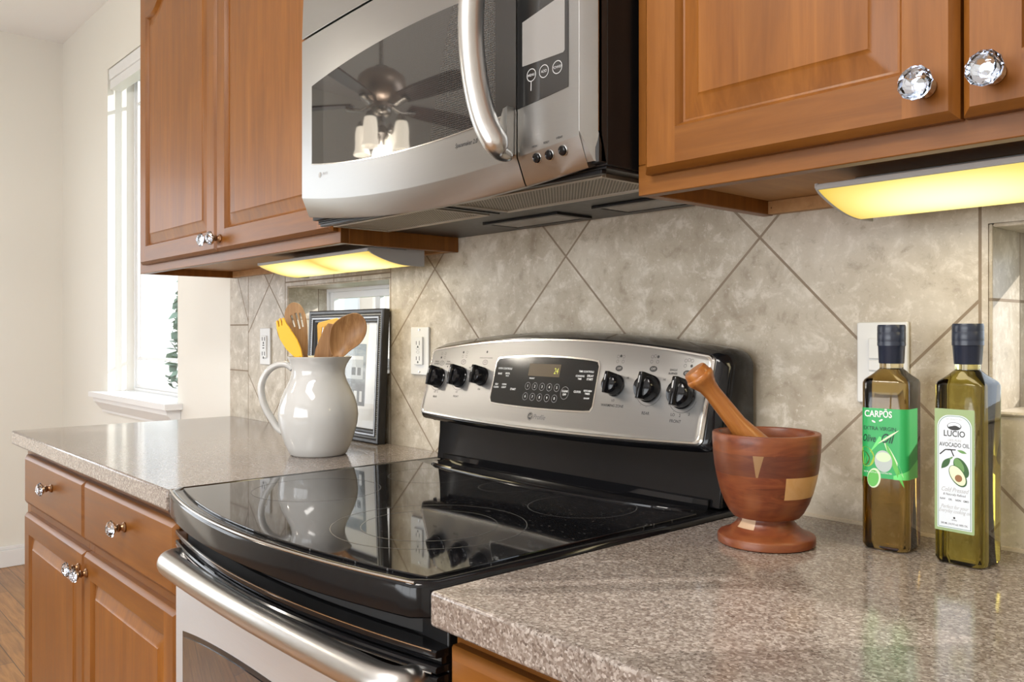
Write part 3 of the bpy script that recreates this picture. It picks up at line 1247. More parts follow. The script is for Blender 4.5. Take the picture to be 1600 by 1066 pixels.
def mw_wb(x):
    return 1.4790 + 0.0262 * ((x - 0.39) / 0.345) ** 2


def mw_wt(x):
    return 1.6735 - 0.0225 * ((x - 0.42) / 0.37) ** 2


MWT = 1.832
b = newbm()
box(b, MX0 + 0.001, MX1 - 0.0005, -0.352, -0.001, 1.401, MWT - 0.002)
obj('case', b, 'black_satin', t, bevel=0.002)
b = newbm()
box(b, MX1 - 0.006, MX1, -0.368, -0.3525, 1.404, MWT - 0.002)
box(b, MX0, MX1 - 0.006, -0.362, -0.3525, 1.404, MWT - 0.002)
obj('front_gasket', b, 'black_matt', t, smooth=0)


def mw_front(b, xa, xb, ztop, n, mi=0, side_bevel=False, seam=0.0):
    """steel front skin between xa and xb: face, lower chamfer, and the returns"""
    xs = [xa + (xb - xa) * i / n for i in range(n + 1)]
    rows = []
    for x in xs:
        y = mwy(x)
        zc, zb = mw_cr(x), mw_bot(x)
        dz = zc - zb
        rows.append([(x, -0.363, ztop), (x, y + 0.002, ztop), (x, y, ztop - 0.002), (x, y, zc + 0.0005), (x, y + 0.0005, zc - 0.001),
                     (x, y + 0.4 * dz, zb + 0.0025), (x, y + 0.4 * dz + 0.002, zb), (x, -0.355, zb + 0.004)])
    V = [[b.verts.new(p) for p in r] for r in rows]
    for A, B in zip(V, V[1:]):
        for k in range(len(A) - 1):
            b.faces.new((A[k], A[k + 1], B[k + 1], B[k])).material_index = mi
    b.faces.new(V[0]).material_index = mi
    b.faces.new(V[-1][::-1]).material_index = mi
    return V


b = newbm()
mw_front(b, MX0, MXJ - 0.0012, 1.7475, 40)
door = obj('door', b, 'steel', t, smooth=22)


def on_mw(off):
    return lambda u, v, d: (u, mwy(u) - off - d, v)


# door window: black glass between the two arcs, running to the joint
def arc_band(xa, xb, n, fb, ft, to, b, mi=0, thick=0.002):
    xs = [xa + (xb - xa) * i / n for i in range(n + 1)]
    A = [(b.verts.new(to(x, fb(x), 0)), b.verts.new(to(x, ft(x), 0)), b.verts.new(to(x, ft(x), -thick)), b.verts.new(to(x, fb(x), -thick))) for x in xs]
    for p, q in zip(A, A[1:]):
        for i in range(4):
            j = (i + 1) % 4
            b.faces.new((p[i], q[i], q[j], p[j])).material_index = mi
    b.faces.new(A[0]).material_index = mi
    b.faces.new(A[-1][::-1]).material_index = mi


b = newbm()
arc_band(0.0475, MXJ - 0.0014, 40, mw_wb, mw_wt, on_mw(0.0008), b)
obj('door_window', b, 'mw_glass', door, smooth=22)
# inner steel-look bezel line and viewing screen border
b = newbm()
arc_band(0.0465, MXJ - 0.0014, 40, lambda x: mw_wb(x) - 0.002, lambda x: mw_wb(x) - 0.0002, on_mw(0.0011), b, thick=0.0015)
obj('window_bezel', b, 'steel_edge', door, smooth=22)

# bowed bar handle
b = newbm()
hp = [(0.664, -0.401, 1.424), (0.657, -0.414, 1.430), (0.650, -0.424, 1.442), (0.640, -0.433, 1.468), (0.632, -0.440, 1.505), (0.627, -0.445, 1.55), (0.625, -0.447, 1.60),
      (0.627, -0.445, 1.65), (0.633, -0.438, 1.70), (0.642, -0.420, 1.735), (0.646, -0.402, 1.742)]
hp = [(x - 0.027 - (0.007 if z < 1.44 else 0), y, z) for x, y, z in hp]
hs = spline(hp, 6)
rad = []
for i in range(len(hs)):
    a = i / (len(hs) - 1)
    rad.append(0.0185 * (0.22 + 0.78 * min(1, a * 5.0) ** 0.8) if a < 0.2 else 0.0185 * (0.55 + 0.45 * min(1, (1 - a) * 8)))
tube(b, hs, rad, 20, 0, True, up=Vector((1, 0, 0)), flat=0.9)
# foot that joins the bar to the door
prism(b, [(0.607, 1.424), (0.6255, 1.430), (0.6262, 1.494), (0.618, 1.492), (0.609, 1.47), (0.604, 1.445)], lambda u, v, d: (u, mwy(u) - d, v), 0.0, 0.016)
obj('handle', b, 'steel_bright', door, smooth=50)

# control side
b = newbm()
mw_front(b, MXJ + 0.0012, 0.7412, 1.7475, 10)
# bevelled right edge strip
rows = []
for zz in (1.7475, 1.60, 1.50, 1.443, 1.405):
    ins = 0.7412 if zz > 1.44 else 0.7412 + (1.443 - zz) * 0.30
    y0 = mwy(0.7412) + (0.4 * (1.443 - zz) if zz < 1.443 else 0)
    rows.append([(0.7412, y0, zz), (ins + 0.0003, y0 + 0.0001, zz), (MX1 - 0.002, y0 + 0.0135, zz), (MX1, y0 + 0.0165, zz), (MX1, -0.363, zz)])
V = [[b.verts.new(p) for p in r] for r in rows]
for A, B in zip(V, V[1:]):
    for k in range(4):
        b.faces.new((A[k], B[k], B[k + 1], A[k + 1]))
cp = obj('control_panel', b, 'steel', t, smooth=22)
b = newbm()
arc_band(MXJ + 0.0014, 0.7235, 10, lambda x: mw_wb(x) - 0.0006, lambda x: mw_wt(x) + 0.02, on_mw(0.0008), b)
pad = obj('touch_pad', b, 'mw_glass', cp, smooth=22)
b = newbm()
pts = [(0.640, 1.547), (0.700, 1.5485), (0.7155, 1.5490), (0.7180, 1.5515), (0.7180, 1.625), (0.640, 1.607)]
poly(b, [(x, z + (0.0 if z > 1.56 else 0.0)) for x, z in pts], on_mw(0.0012), 0)
obj('touch_foil', b, 'lcd_grey', pad, smooth=0, recalc=False)
b = newbm()
TT = on_mw(0.0013)
for bx, lab in ((0.6575, 'MENU'), (0.681, 'ADD'), (0.705, 'POWER')):
    ringf(b, TT, bx, 1.532, 0.0088, 0.0088, 0.0011)
    text(b, lab, TT, bx, 1.532, 0.0050, bold=0.01)
poly(b, [(0.6560, 1.511), (0.6575, 1.511), (0.6578, 1.5232), (0.6565, 1.5232)], TT)
obj('pad_printing', b, 'print_grey', pad, smooth=0, recalc=False)
for bx, bz in ((0.6635, 1.4205), (0.6857, 1.4213), (0.7095, 1.4235)):
    b = newbm()
    yy = mwy(bx)
    lathe(b, [(0.0068, -0.002), (0.0068, 0.0015), (0.0060, 0.0030), (0.0, 0.0045)], (bx, yy + (0.4 * max(0, mw_cr(bx) - bz)), bz), 20, 0, (0, -1, -0.25))
    lathe(b, [(0.0074, -0.002), (0.0074, 0.0004), (0.0069, 0.0005)], (bx, yy + (0.4 * max(0, mw_cr(bx) - bz)), bz), 20, 1, (0, -1, -0.25), caps=False)
    obj('push_button', b, ['black_gloss', 'steel_edge'], cp, smooth=40)
b = newbm()
for bx, bz, s in ((0.6625, 1.4355, 'HIGH'), (0.6842, 1.4373, 'RESET'), (0.7078, 1.4400, 'LIGHT')):
    text(b, s, on_mw(0.0003), bx, bz, 0.0040, bold=0.02)
obj('button_printing', b, 'print_dark', cp, smooth=0, recalc=False)

# vent strip at the top
b = newbm()
xs = [MX0 + (MX1 - MX0) * i / 30 for i in range(31)]
V = []
for x in xs:
    y = mwy(x)
    V.append([b.verts.new(p) for p in ((x, -0.363, 1.7505), (x, y + 0.001, 1.7505), (x, y, 1.752), (x, y + 0.003, MWT - 0.002), (x, y + 0.006, MWT), (x, -0.363, MWT))])
for A, B in zip(V, V[1:]):
    for k in range(5):
        b.faces.new((A[k], A[k + 1], B[k + 1], B[k]))
b.faces.new(V[0])
b.faces.new(V[-1][::-1])
obj('top_vent', b, 'steel', t, smooth=22)
# lettering on the door
b = newbm()
TD0 = on_mw(0.0004)
text(b, 'Spacemaker 2.0', TD0, 0.5205, 1.4625, 0.0092, 0, 0.86, 0.25, 0.012)
obj('lettering', b, ['print_dark'], door, smooth=0, recalc=False)
b = newbm()
disc(b, TD0, 0.0800, 1.4790, 0.0052, 0.0052, 1)
ringf(b, TD0, 0.0800, 1.4790, 0.0046, 0.0046, 0.0005, 2, 0.0001)
text(b, 'GE', TD0, 0.0800, 1.4790, 0.0052, 2, 0.9, 0.3, 0.0, 0.0001)
text(b, 'Profile', TD0, 0.1000, 1.4790, 0.0088, 1, 0.9, 0.3)
obj('emblem', b, ['print_dark', 'print_grey', 'steel_edge'], door, smooth=0, recalc=False)
# underside: frame, two grease filters, two lamp lenses
b = newbm()
box(b, MX0 + 0.002, MX1 - 0.002, -0.352, -0.002, 1.3975, 1.4008)
box(b, 0.362, 0.372, -0.335, -0.20, 1.393, 1.3975)
box(b, 0.384, 0.392, -0.335, -0.20, 1.393, 1.3975)
box(b, MX0 + 0.01, MX1 - 0.01, -0.352, -0.342, 1.392, 1.3975)
obj('base_plate', b, 'black_satin', t, bevel=0.001)
gm = G('greasy_filter_mesh')
co = gm.coord('World')
x_, y_, z_ = gm.sep(co)
d1 = gm.math('PINGPONG', gm.math('MULTIPLY', gm.math('ADD', x_, y_), 160), 0.5)
d2 = gm.math('PINGPONG', gm.math('MULTIPLY', gm.math('SUBTRACT', x_, y_), 160), 0.5)
hh = gm.math('MINIMUM', d1, d2)
gm.set(Base_Color=gm.mix(gm.ramp(hh, [(0.1, 1.0), (0.3, 0.0)]), (0.055, 0.047, 0.036), (0.42, 0.38, 0.31)), Metallic=0.5, Roughness=0.45)
gm.bump(hh, 0.8, 0.002)
M['filter'] = gm.m
for xa, xb in ((0.032, 0.352), (0.402, 0.733)):
    b = newbm()
    box(b, xa + 0.006, xb - 0.006, -0.328, -0.212, 1.3945, 1.3976)
    f = obj('grease_filter', b, 'filter', t, smooth=0)
    b = newbm()
    box(b, xa, xb, -0.213, -0.206, 1.3915, 1.3976)
    box(b, xa, xb, -0.334, -0.327, 1.3915, 1.3976)
    box(b, xa, xa + 0.006, -0.327, -0.213, 1.3915, 1.3976)
    box(b, xb - 0.006, xb, -0.327, -0.213, 1.3915, 1.3976)
    obj('filter_rim', b, simple('filter_aluminium', (0.50, 0.46, 0.40), 0.38, 0.9), f, bevel=0.0008)
M['lens_grey'] = simple('unlit_lamp_lens', (0.22, 0.215, 0.21), 0.25)
for xa, xb in ((0.245, 0.425), (0.53, 0.70)):
    b = newbm()
    box(b, xa, xb, -0.115, -0.045, 1.3945, 1.3976)
    f = obj('lamp_lens', b, 'lens_grey', t, bevel=0.001)
    b = newbm()
    for a in ((xa - 0.012, xa, -0.125, -0.035), (xb, xb + 0.012, -0.125, -0.035), (xa, xb, -0.125, -0.115), (xa, xb, -0.045, -0.035)):
        box(b, *a, 1.3935, 1.3976)
    obj('lens_rim', b, 'black_satin', f, bevel=0.0008)

# ------------------------------------------------------------------ range
t = thing('range', 'stainless and black electric range with glass cooktop in the middle of the counter', 'range', (0.38, -0.33, FLOOR))
RC = 0.3815
R0, R1 = 0.004, 0.760


def bow(x, a):
    return a * (1 - ((x - RC) / 0.378) ** 2)


b = newbm()
box(b, R0 + 0.003, R1 - 0.003, -0.606, -0.012, FLOOR + 0.02, 0.876)
for lx in (0.06, 0.70):
    for ly in (-0.55, -0.08):
        lathe(b, [(0.018, FLOOR), (0.018, FLOOR + 0.02)], (lx, ly, 0), 12)
obj('body', b, 'black_satin', t, bevel=0.002)
b = newbm()


# cooktop frame: outline with bowed front, rounded corners
def cook_outline(ins, n=36, back=-0.02):
    pts = []
    r = 0.016
    x0, x1 = 0.0155 - 0.0125 + ins, 0.7605 - ins
    for i in range(n + 1):
        x = x0 + (x1 - x0) * i / n
        e = 0.0
        for q in (x - x0, x1 - x):
            if q < r:
                e = max(e, r - math.sqrt(max(0, r * r - (r - q) ** 2)))
        pts.append((x, -0.6395 - bow(x, 0.0515) + ins + e))
    pts += [(x1, back), (x0, back)]
    return pts


def stack(b, levels, mi=0):
    V = [[b.verts.new((x, y, z)) for x, y in cook_outline(i)] for i, z in levels]
    n = len(V[0])
    for A, B in zip(V, V[1:]):
        for k in range(n):
            j = (k + 1) % n
            b.faces.new((A[k], A[j], B[j], B[k])).material_index = mi
    b.faces.new(V[0]).material_index = mi
    b.faces.new(V[-1]).material_index = mi


stack(b, [(0.003, 0.8785), (0.0, 0.881), (0.0, 0.9105), (0.0015, 0.9150), (0.0045, 0.9178), (0.0095, 0.9186), (0.0125, 0.9172), (0.016, 0.9165)])
ck = obj('cooktop', b, 'black_gloss', t, smooth=45)
# bright bead along the front edge of the glass
b = newbm()
xs = [0.022 + (0.742 - 0.022) * i / 40 for i in range(41)]
tube(b, [(x, -0.6395 - bow(x, 0.0515) + 0.0035, 0.9172) for x in xs], 0.0016, 8)
obj('front_bead', b, 'steel_edge', ck)
# the glass with rear arc
b = newbm()
pts = []
for i in range(37):
    x = 0.030 + (0.738 - 0.030) * i / 36
    pts.append((x, -0.6395 - bow(x, 0.0515) + 0.024))
for i in range(37):
    x = 0.738 - (0.738 - 0.030) * i / 36
    pts.append((x, -0.128 - bow(x, 0.045)))
prism(b, pts, lambda u, v, d: (u, v, d), 0.9160, 0.9195)
obj('glass_top', b, 'cooktop', ck, smooth=0, bevel=0.0012)
b = newbm()
TC = lambda u, v, d: (u, v, 0.9197 + d)
for cx_, cy_, rr in ((0.535, -0.470, (0.136, 0.095)), (0.190, -0.455, (0.108,)), (0.590, -0.222, (0.084,)), (0.205, -0.222, (0.084,)), (0.39, -0.20, (0.05,))):
    for r in rr:
        ringf(b, TC, cx_, cy_, r, r, 0.0013, n=72)
obj('burner_rings', b, 'ring', ck, smooth=0, recalc=False)
# raised rim behind the glass, bowed like it
b = newbm()
xs = [0.058 + 0.668 * i / 40 for i in range(41)]
rows = []
for x in xs:
    q = min(1.0, (x - xs[0]) / 0.05, (xs[-1] - x) / 0.05)
    q = 1 - (1 - q) ** 2
    y = -0.092 - 0.036 * q - bow(x, 0.045)
    rows.append([(x, y - 0.001, 0.9162), (x, y, 0.9172 + 0.0048 * q), (x, y + 0.003, 0.9175 + 0.0070 * q), (x, y + 0.006, 0.9175 + 0.0070 * q), (x, 0.25 * y - 0.067, 0.9175 + 0.0030 * q),
                 (x, 0.1 * y - 0.078, 0.9235), (x, -0.0885, 0.9310), (x, -0.082, 0.9325), (x, -0.0800, 0.9165)])
V = [[b.verts.new(p) for p in r] for r in rows]
for A, B in zip(V, V[1:]):
    for k in range(len(A) - 1):
        b.faces.new((A[k], A[k + 1], B[k + 1], B[k]))
b.faces.new(V[0])
b.faces.new(V[-1])
obj('rear_rim', b, 'black_gloss', ck, smooth=40)

# backguard: pedestal, hood and steel control panel
b = newbm()
ped = [(-0.083, 0.9190), (-0.080, 0.945), (-0.0765, 0.975), (-0.0755, 1.03), (-0.012, 1.03), (-0.012, 0.9190)]
prism(b, ped, lambda u, v, d: (d, u, v), 0.030, 0.744)
for xa in (0.018, 0.746):
    box(b, xa, xa + 0.006, -0.066, -0.012, 0.917, 1.035)
bgd = obj('backguard', b, 'black_gloss', t, bevel=0.002, smooth=30)
KS = 0.035 / 0.133                              # lean of the control face
NRM = Vector((0, -1, KS)).normalized()


def panel_y(z):
    return -0.125 + (z - 1.0171) * KS


def PB(u, v, d):
    return Vector((u, panel_y(v), v)) + NRM * d


def arch_top(x):
    return 1.1515 + 0.0255 * (1 - ((x - 0.383) / 0.36) ** 2)


def arch_bot(x):
    return 1.0185 - 0.0085 * (1 - ((x - 0.383) / 0.36) ** 2)


def panel_outline(x0, x1, dz, n=28, r=0.010):
    pts = []
    xs_ = [x0 + r * (1 - math.cos(PI / 2 * k / 6)) for k in range(6)] + [x0 + r + (x1 - x0 - 2 * r) * k / n for k in range(n + 1)]
    xs_ += [x1 - r * (1 - math.cos(PI / 2 * k / 6)) for k in range(5, -1, -1)]
    for x in xs_:
        e = 0
        for q in (x - x0, x1 - x):
            if q < r:
                e = max(e, r - math.sqrt(max(0, r * r - (r - q) ** 2)))
        pts.append((x, arch_bot(x) - dz + e))
    for x in xs_[::-1]:
        e = 0
        for q in (x - x0, x1 - x):
            if q < r:
                e = max(e, r - math.sqrt(max(0, r * r - (r - q) ** 2)))
        pts.append((x, arch_top(x) + dz - e))
    return pts


# hood behind the panel, wider, rolling back to the wall
b = newbm()
o1 = panel_outline(0.0245, 0.7425, 0.0015, r=0.012)
V = [[b.verts.new(PB(u, v, -0.003)) for u, v in o1]]
o2 = panel_outline(0.012, 0.757, 0.0075, r=0.02)
V.append([b.verts.new(PB(u, v, -0.012)) for u, v in o2])
o3 = panel_outline(0.006, 0.763, 0.0105, r=0.024)
for yy in (0.030, 0.055):
    V.append([b.verts.new(Vector((u, max(panel_y(v), -0.125) + yy, v))) for u, v in o3])
V.append([b.verts.new(Vector((u, -0.014, v))) for u, v in panel_outline(0.012, 0.757, 0.006, r=0.02)])
n = len(o1)
for A, B in zip(V, V[1:]):
    for k in range(n):
        j = (k + 1) % n
        b.faces.new((A[k], A[j], B[j], B[k]))
b.faces.new(V[0])
b.faces.new(V[-1])
obj('hood', b, 'black_gloss', bgd, smooth=50)
b = newbm()
lathe(b, [(0.004, -0.006), (0.004, 0.004), (0.0, 0.005)], (0.040, -0.095, 1.0065), 10, 0, (0, -0.3, -1))
obj('hood_foot', b, 'black_matt', bgd)

b = newbm()
V = [[b.verts.new(PB(u, v, -0.003)) for u, v in panel_outline(0.026, 0.741, 0.0)],
     [b.verts.new(PB(u, v, 0.0)) for u, v in panel_outline(0.0262, 0.7408, -0.0002)],
     [b.verts.new(PB(u, v, 0.0016)) for u, v in panel_outline(0.0285, 0.7385, -0.0022)],
     [b.verts.new(PB(u, v, 0.0016)) for u, v in panel_outline(0.0335, 0.7335, -0.0050)],
     [b.verts.new(PB(u, v, 0.0011)) for u, v in panel_outline(0.0345, 0.7325, -0.0058)]]
n = len(V[0])
for li, (A, B) in enumerate(zip(V, V[1:])):
    for k in range(n):
        j = (k + 1) % n
        b.faces.new((A[k], A[j], B[j], B[k])).material_index = 1 if li in (1, 2) else 0
b.faces.new(V[0])
b.faces.new(V[-1])
cpn = obj('control_panel', b, ['steel', 'steel_edge'], t, smooth=25)

# display
DX0, DX1 = 0.2455, 0.5110


def disp_outline(g_, r=0.008, n=12):
    pts = []
    x0, x1 = DX0 - g_, DX1 + g_
    bot = lambda x: 1.0535 - g_ - 0.003 * (1 - ((x - 0.378) / 0.133) ** 2)
    top = lambda x: 1.1360 + g_ + 0.006 * (1 - ((x - 0.378) / 0.133) ** 2)
    for i in range(n + 1):
        x = x0 + (x1 - x0) * (0.5 - 0.5 * math.cos(PI * i / n))
        e = 0
        for q in (x - x0, x1 - x):
            if q < r:
                e = max(e, r - math.sqrt(max(0, r * r - (r - q) ** 2)))
        pts.append((x, bot(x) + e))
    for i in range(n + 1):
        x = x1 - (x1 - x0) * (0.5 - 0.5 * math.cos(PI * i / n))
        e = 0
        for q in (x - x0, x1 - x):
            if q < r:
                e = max(e, r - math.sqrt(max(0, r * r - (r - q) ** 2)))
        pts.append((x, top(x) - e))
    return pts


b = newbm()
prism(b, disp_outline(0.0028), PB, 0.0005, 0.0024)
bez = obj('display_bezel', b, 'steel_edge', cpn, smooth=20)
b = newbm()
prism(b, disp_outline(0.0), PB, 0.001, 0.0028)
dsp = obj('display', b, simple('display_black', (0.010, 0.010, 0.010), 0.10), cpn, smooth=20)
b = newbm()
TD1 = lambda u, v, d: PB(u, v, 0.0030 + d)
poly(b, [(0.3395, 1.1065), (0.4215, 1.1065), (0.4215, 1.1290), (0.3395, 1.1290)], TD1, 0)
text(b, '24', TD1, 0.4115, 1.1165, 0.0150, 1, 0.75, 0.1, 0.0, 0.0002)
obj('clock_screen', b, ['lcd', 'lcd_digit'], dsp, smooth=0, recalc=False)
b = newbm()
for i, s in enumerate('12345'):
    ringf(b, TD1, 0.3445 + i * 0.0190, 1.0880, 0.0068, 0.0068, 0.0004, 1)
    text(b, s, TD1, 0.3445 + i * 0.0190, 1.0880, 0.0066)
for i, s in enumerate('67890'):
    ringf(b, TD1, 0.3430 + i * 0.0190, 1.0690, 0.0068, 0.0068, 0.0004, 1)
    text(b, s, TD1, 0.3430 + i * 0.0190, 1.0690, 0.0066)
for s, u, v, z in (('OVEN CONTROLS', 0.2730, 1.1175, 0.0048), ('BAKE', 0.2610, 1.1075, 0.0048), ('BROIL', 0.2830, 1.1085, 0.0048), ('HI/LO', 0.2830, 1.1040, 0.0034),
                   ('SELF', 0.2570, 1.0875, 0.0046), ('CLEAN', 0.2570, 1.0820, 0.0046), ('OVEN', 0.2790, 1.0880, 0.0046), ('LIGHT', 0.2790, 1.0825, 0.0046),
                   ('START', 0.3060, 1.0800, 0.0052), ('PREHEAT', 0.3520, 1.1020, 0.0034), ('CLEAR', 0.4420, 1.0830, 0.0050), ('OFF', 0.4420, 1.0772, 0.0050),
                   ('TIME CONTROLS', 0.4850, 1.1185, 0.0046), ('COOKING', 0.4720, 1.1105, 0.0044), ('TIME', 0.4720, 1.1055, 0.0044),
                   ('DELAY', 0.4960, 1.1115, 0.0050), ('START', 0.4960, 1.1058, 0.0050), ('CLOCK', 0.4720, 1.0835, 0.0050),
                   ('KITCHEN', 0.4960, 1.0860, 0.0044), ('TIMER', 0.4960, 1.0812, 0.0044), ('ON/OFF', 0.4960, 1.0735, 0.0036)):
    text(b, s, TD1, u, v, z, bold=0.012)
ringf(b, TD1, 0.4420, 1.0800, 0.0100, 0.0110, 0.0004, 1)
obj('display_printing', b, ['print_white', 'print_grey'], dsp, smooth=0, recalc=False)

# knobs
KN = [(0.067, 0.0195, 1.0925), (0.138, 0.0195, 1.0965), (0.2065, 0.0170, 1.1000), (0.5545, 0.0172, 1.0985), (0.6265, 0.0205, 1.0965), (0.6935, 0.0212, 1.0910)]
for i, (kx, kr, kz) in enumerate(KN):
    b = newbm()
    c = PB(kx, kz, 0.0016)
    lathe(b, [(kr * 1.10, 0.0), (kr * 1.10, 0.0022), (kr * 1.02, 0.0035), (kr * 1.0, 0.0125), (kr * 0.95, 0.0165), (kr * 0.80, 0.0205), (kr * 0.5, 0.0225), (0.0, 0.0232)], c, 40, 0, NRM)
    # finger ridge across the dome
    up = Vector((0, KS, 1)).normalized()
    sd = Vector((1, 0, 0))

    def kp(u, v, d):
        return c + sd * u + up * v + NRM * d
    prof0 = [(-0.20, -1.0), (0.20, -1.0), (0.27, -0.5), (0.28, 0.3), (0.26, 0.8), (0.20, 1.10), (-0.20, 1.10), (-0.26, 0.8), (-0.28, 0.3), (-0.27, -0.5)]
    V = []
    for d, sx_, sy_ in ((0.006, 1.35, 0.98), (0.016, 1.15, 0.99), (0.025, 0.95, 1.0), (0.0275, 0.75, 0.97), (0.0283, 0.5, 0.9)):
        V.append([b.verts.new(kp(u * kr * sx_, v * kr * sy_, d)) for u, v in prof0])
    for A, B in zip(V, V[1:]):
        for k in range(len(A)):
            j = (k + 1) % len(A)
            b.faces.new((A[k], A[j], B[j], B[k]))
    b.faces.new(V[0])
    b.faces.new(V[-1])
    kn = obj('knob', b, 'black_gloss', cpn, smooth=32)
    b = newbm()
    quad(b, [kp(-0.0012, kr * 0.75, 0.0286), kp(0.0012, kr * 0.75, 0.0286), kp(0.0009, kr * 0.2, 0.0286), kp(-0.0009, kr * 0.2, 0.0286)])
    quad(b, [kp(-0.0016, kr * 1.12, 0.0225), kp(0.0016, kr * 1.12, 0.0225), kp(0.0014, kr * 1.115, 0.0262), kp(-0.0014, kr * 1.115, 0.0262)])
    obj('pointer', b, 'print_grey', kn, smooth=0, recalc=False)
# printing round the knobs
DIALP = ['print_dark', 'steel_edge', 'print_grey']
LB = (('SINGLE', 0.0505, 1.1260, 0.0044), ('BURNER', 0.0505, 1.1210, 0.0044), ('DUAL', 0.0905, 1.1265, 0.0044), ('BURNER', 0.0905, 1.1215, 0.0044),
      ('LO  2', 0.068, 1.0640, 0.0056), ('REAR', 0.068, 1.0540, 0.0056), ('LO', 0.137, 1.0670, 0.0050), ('FRONT', 0.137, 1.0580, 0.0052), ('ON', 0.205, 1.0755, 0.0050),
      ('HI', 0.1640, 1.1160, 0.005), ('HI', 0.5785, 1.1120, 0.005), ('HI', 0.6535, 1.1120, 0.005),
      ('LO', 0.5545, 1.0740, 0.0050), ('WARMING ZONE', 0.5545, 1.0655, 0.0062), ('REAR', 0.6265, 1.0580, 0.0066),
      ('LO', 0.6800, 1.0595, 0.0062), ('2', 0.6935, 1.0590, 0.0062), ('3', 0.7100, 1.0620, 0.0062), ('FRONT', 0.6865, 1.0500, 0.0066),
      ('SINGLE', 0.6680, 1.1275, 0.0046), ('BURNER', 0.6680, 1.1220, 0.0046))
TP = lambda u, v, d: PB(u, v, 0.0013 + d)
for i, (kx, kr, kz) in enumerate(KN):
    b = newbm()
    oz = kz + kr + 0.0110
    ou = kx + 0.0015
    ringf(b, TP, ou, oz, 0.0078, 0.0048, 0.0008)
    if i >= 3:
        disc(b, TP, ou, oz, 0.0070, 0.0040)
        text(b, 'OFF', TP, ou, oz, 0.0052, 1, d=0.0002)
    else:
        text(b, 'OFF', TP, ou, oz, 0.0048)
    # burner diagram above
    pos = [(-0.006, 0.004), (0.006, 0.004), (-0.006, -0.004), (0.006, -0.004), (0, 0.005)]
    on = {0: 2, 1: 0, 2: 4, 3: 4, 4: 1, 5: 3}[i]
    dz = oz + 0.0155
    if i == 2:
        text(b, 'OVEN LIGHT/WARMER', TP, ou, oz + 0.0085, 0.0038)
    for j, (pu, pv) in enumerate(pos):
        if j == on:
            disc(b, TP, ou + pu, dz + pv, 0.0023, 0.0023)
        elif i != 2 and (j < 4 or i >= 3):
            ringf(b, TP, ou + pu, dz + pv, 0.0027, 0.0027, 0.0004)
    if i != 2 and i != 3:
        ringf(b, TP, kx, kz, kr * 1.32, kr * 1.32, 0.0006, a0=PI * 1.15, a1=PI * 1.9)
        for a in (-2.5, -2.0, -1.57, -1.1, -0.6):
            text(b, '-', TP, kx + math.cos(a) * kr * 1.40, kz + math.sin(a) * kr * 1.40, 0.006, rot=a)
    for w_, u, v, z in LB:
        if min(range(6), key=lambda q: abs(KN[q][0] - u)) == i:
            text(b, w_, TP, u, v, z, bold=0.012)
    if i in (0, 5):
        disc(b, TP, 0.6690 if i else 0.0900, 1.1155 if i else 1.1165, 0.0015, 0.0015)
    obj('dial_printing', b, DIALP, cpn, smooth=0, recalc=False)
# round emblem and word
b = newbm()
disc(b, TP, 0.3640, 1.0350, 0.0072, 0.0072)
ringf(b, TP, 0.3640, 1.0350, 0.0064, 0.0064, 0.0006, 1, 0.0002)
text(b, 'GE', TP, 0.3640, 1.0350, 0.0070, 1, 0.9, 0.35, 0.01, 0.0002)
text(b, 'Profile', TP, 0.3875, 1.0345, 0.0120, 3, 1.0, 0.3, 0.006)
obj('emblem', b, ['print_dark', 'steel_edge', 'print_grey', simple('mid_grey_printing', (0.13, 0.13, 0.13), 0.5)], cpn, smooth=0, recalc=False)


# front: fascia with the oven vent, door, handle
def front_band(b, fy, z0, z1, xa, xb, yback, n=36, mi=0, lip=0.002):
    xs = [xa + (xb - xa) * i / n for i in range(n + 1)]
    V = []
    for x in xs:
        y = fy(x)
        V.append([b.verts.new(p) for p in ((x, yback, z1), (x, y + lip, z1), (x, y, z1 - lip), (x, y, z0 + lip), (x, y + lip, z0), (x, yback, z0))])
    for A, B in zip(V, V[1:]):
        for k in range(6):
            j = (k + 1) % 6
            b.faces.new((A[k], A[j], B[j], B[k])).material_index = mi
    b.faces.new(V[0]).material_index = mi
    b.faces.new(V[-1][::-1]).material_index = mi


fas = lambda x: -0.626 - bow(x, 0.040)
dor = lambda x: -0.624 - bow(x, 0.026)
b = newbm()
front_band(b, lambda x: fas(x) + 0.03, 0.8455, 0.8780, R0 + 0.004, R1 - 0.004, -0.600)
obj('recess', b, 'black_matt', t, smooth=30)
b = newbm()
front_band(b, fas, 0.8365, 0.8450, R0, R1, -0.600)
front_band(b, lambda x: fas(x) + 0.010, 0.8275, 0.8362, R0 + 0.002, R1 - 0.002, -0.600, lip=0.001)
front_band(b, fas, 0.8200, 0.8272, R0, R1, -0.600)
fa = obj('vent_fascia', b, 'black_gloss', t, smooth=30)
b = newbm()
for zz in (0.8447, 0.8202):
    tube(b, [(R0 + 0.006 + (R1 - R0 - 0.012) * i / 36, fas(R0 + 0.006 + (R1 - R0 - 0.012) * i / 36) + 0.0005, zz) for i in range(37)], 0.0011, 6)
front_band(b, lambda x: fas(x) + 0.008, 0.8300, 0.8345, 0.185, 0.235, -0.61, n=4, lip=0.0005)
obj('fascia_trim', b, 'steel_edge', fa, smooth=40)

b = newbm()
front_band(b, dor, 0.792, 0.8165, R0, R1, -0.607)
dr = obj('oven_door', b, 'black_gloss', t, smooth=30)
b = newbm()
front_band(b, lambda x: dor(x) - 0.001, 0.225, 0.7915, R0, R1, -0.607)
ds = obj('door_skin', b, steel('oven_door_steel', (0.80, 0.86, 0.93), 'X', 0.46), dr, smooth=30)


def win_top(x):
    return 0.683 + 0.034 * (1 - ((x - RC) / 0.33) ** 2)


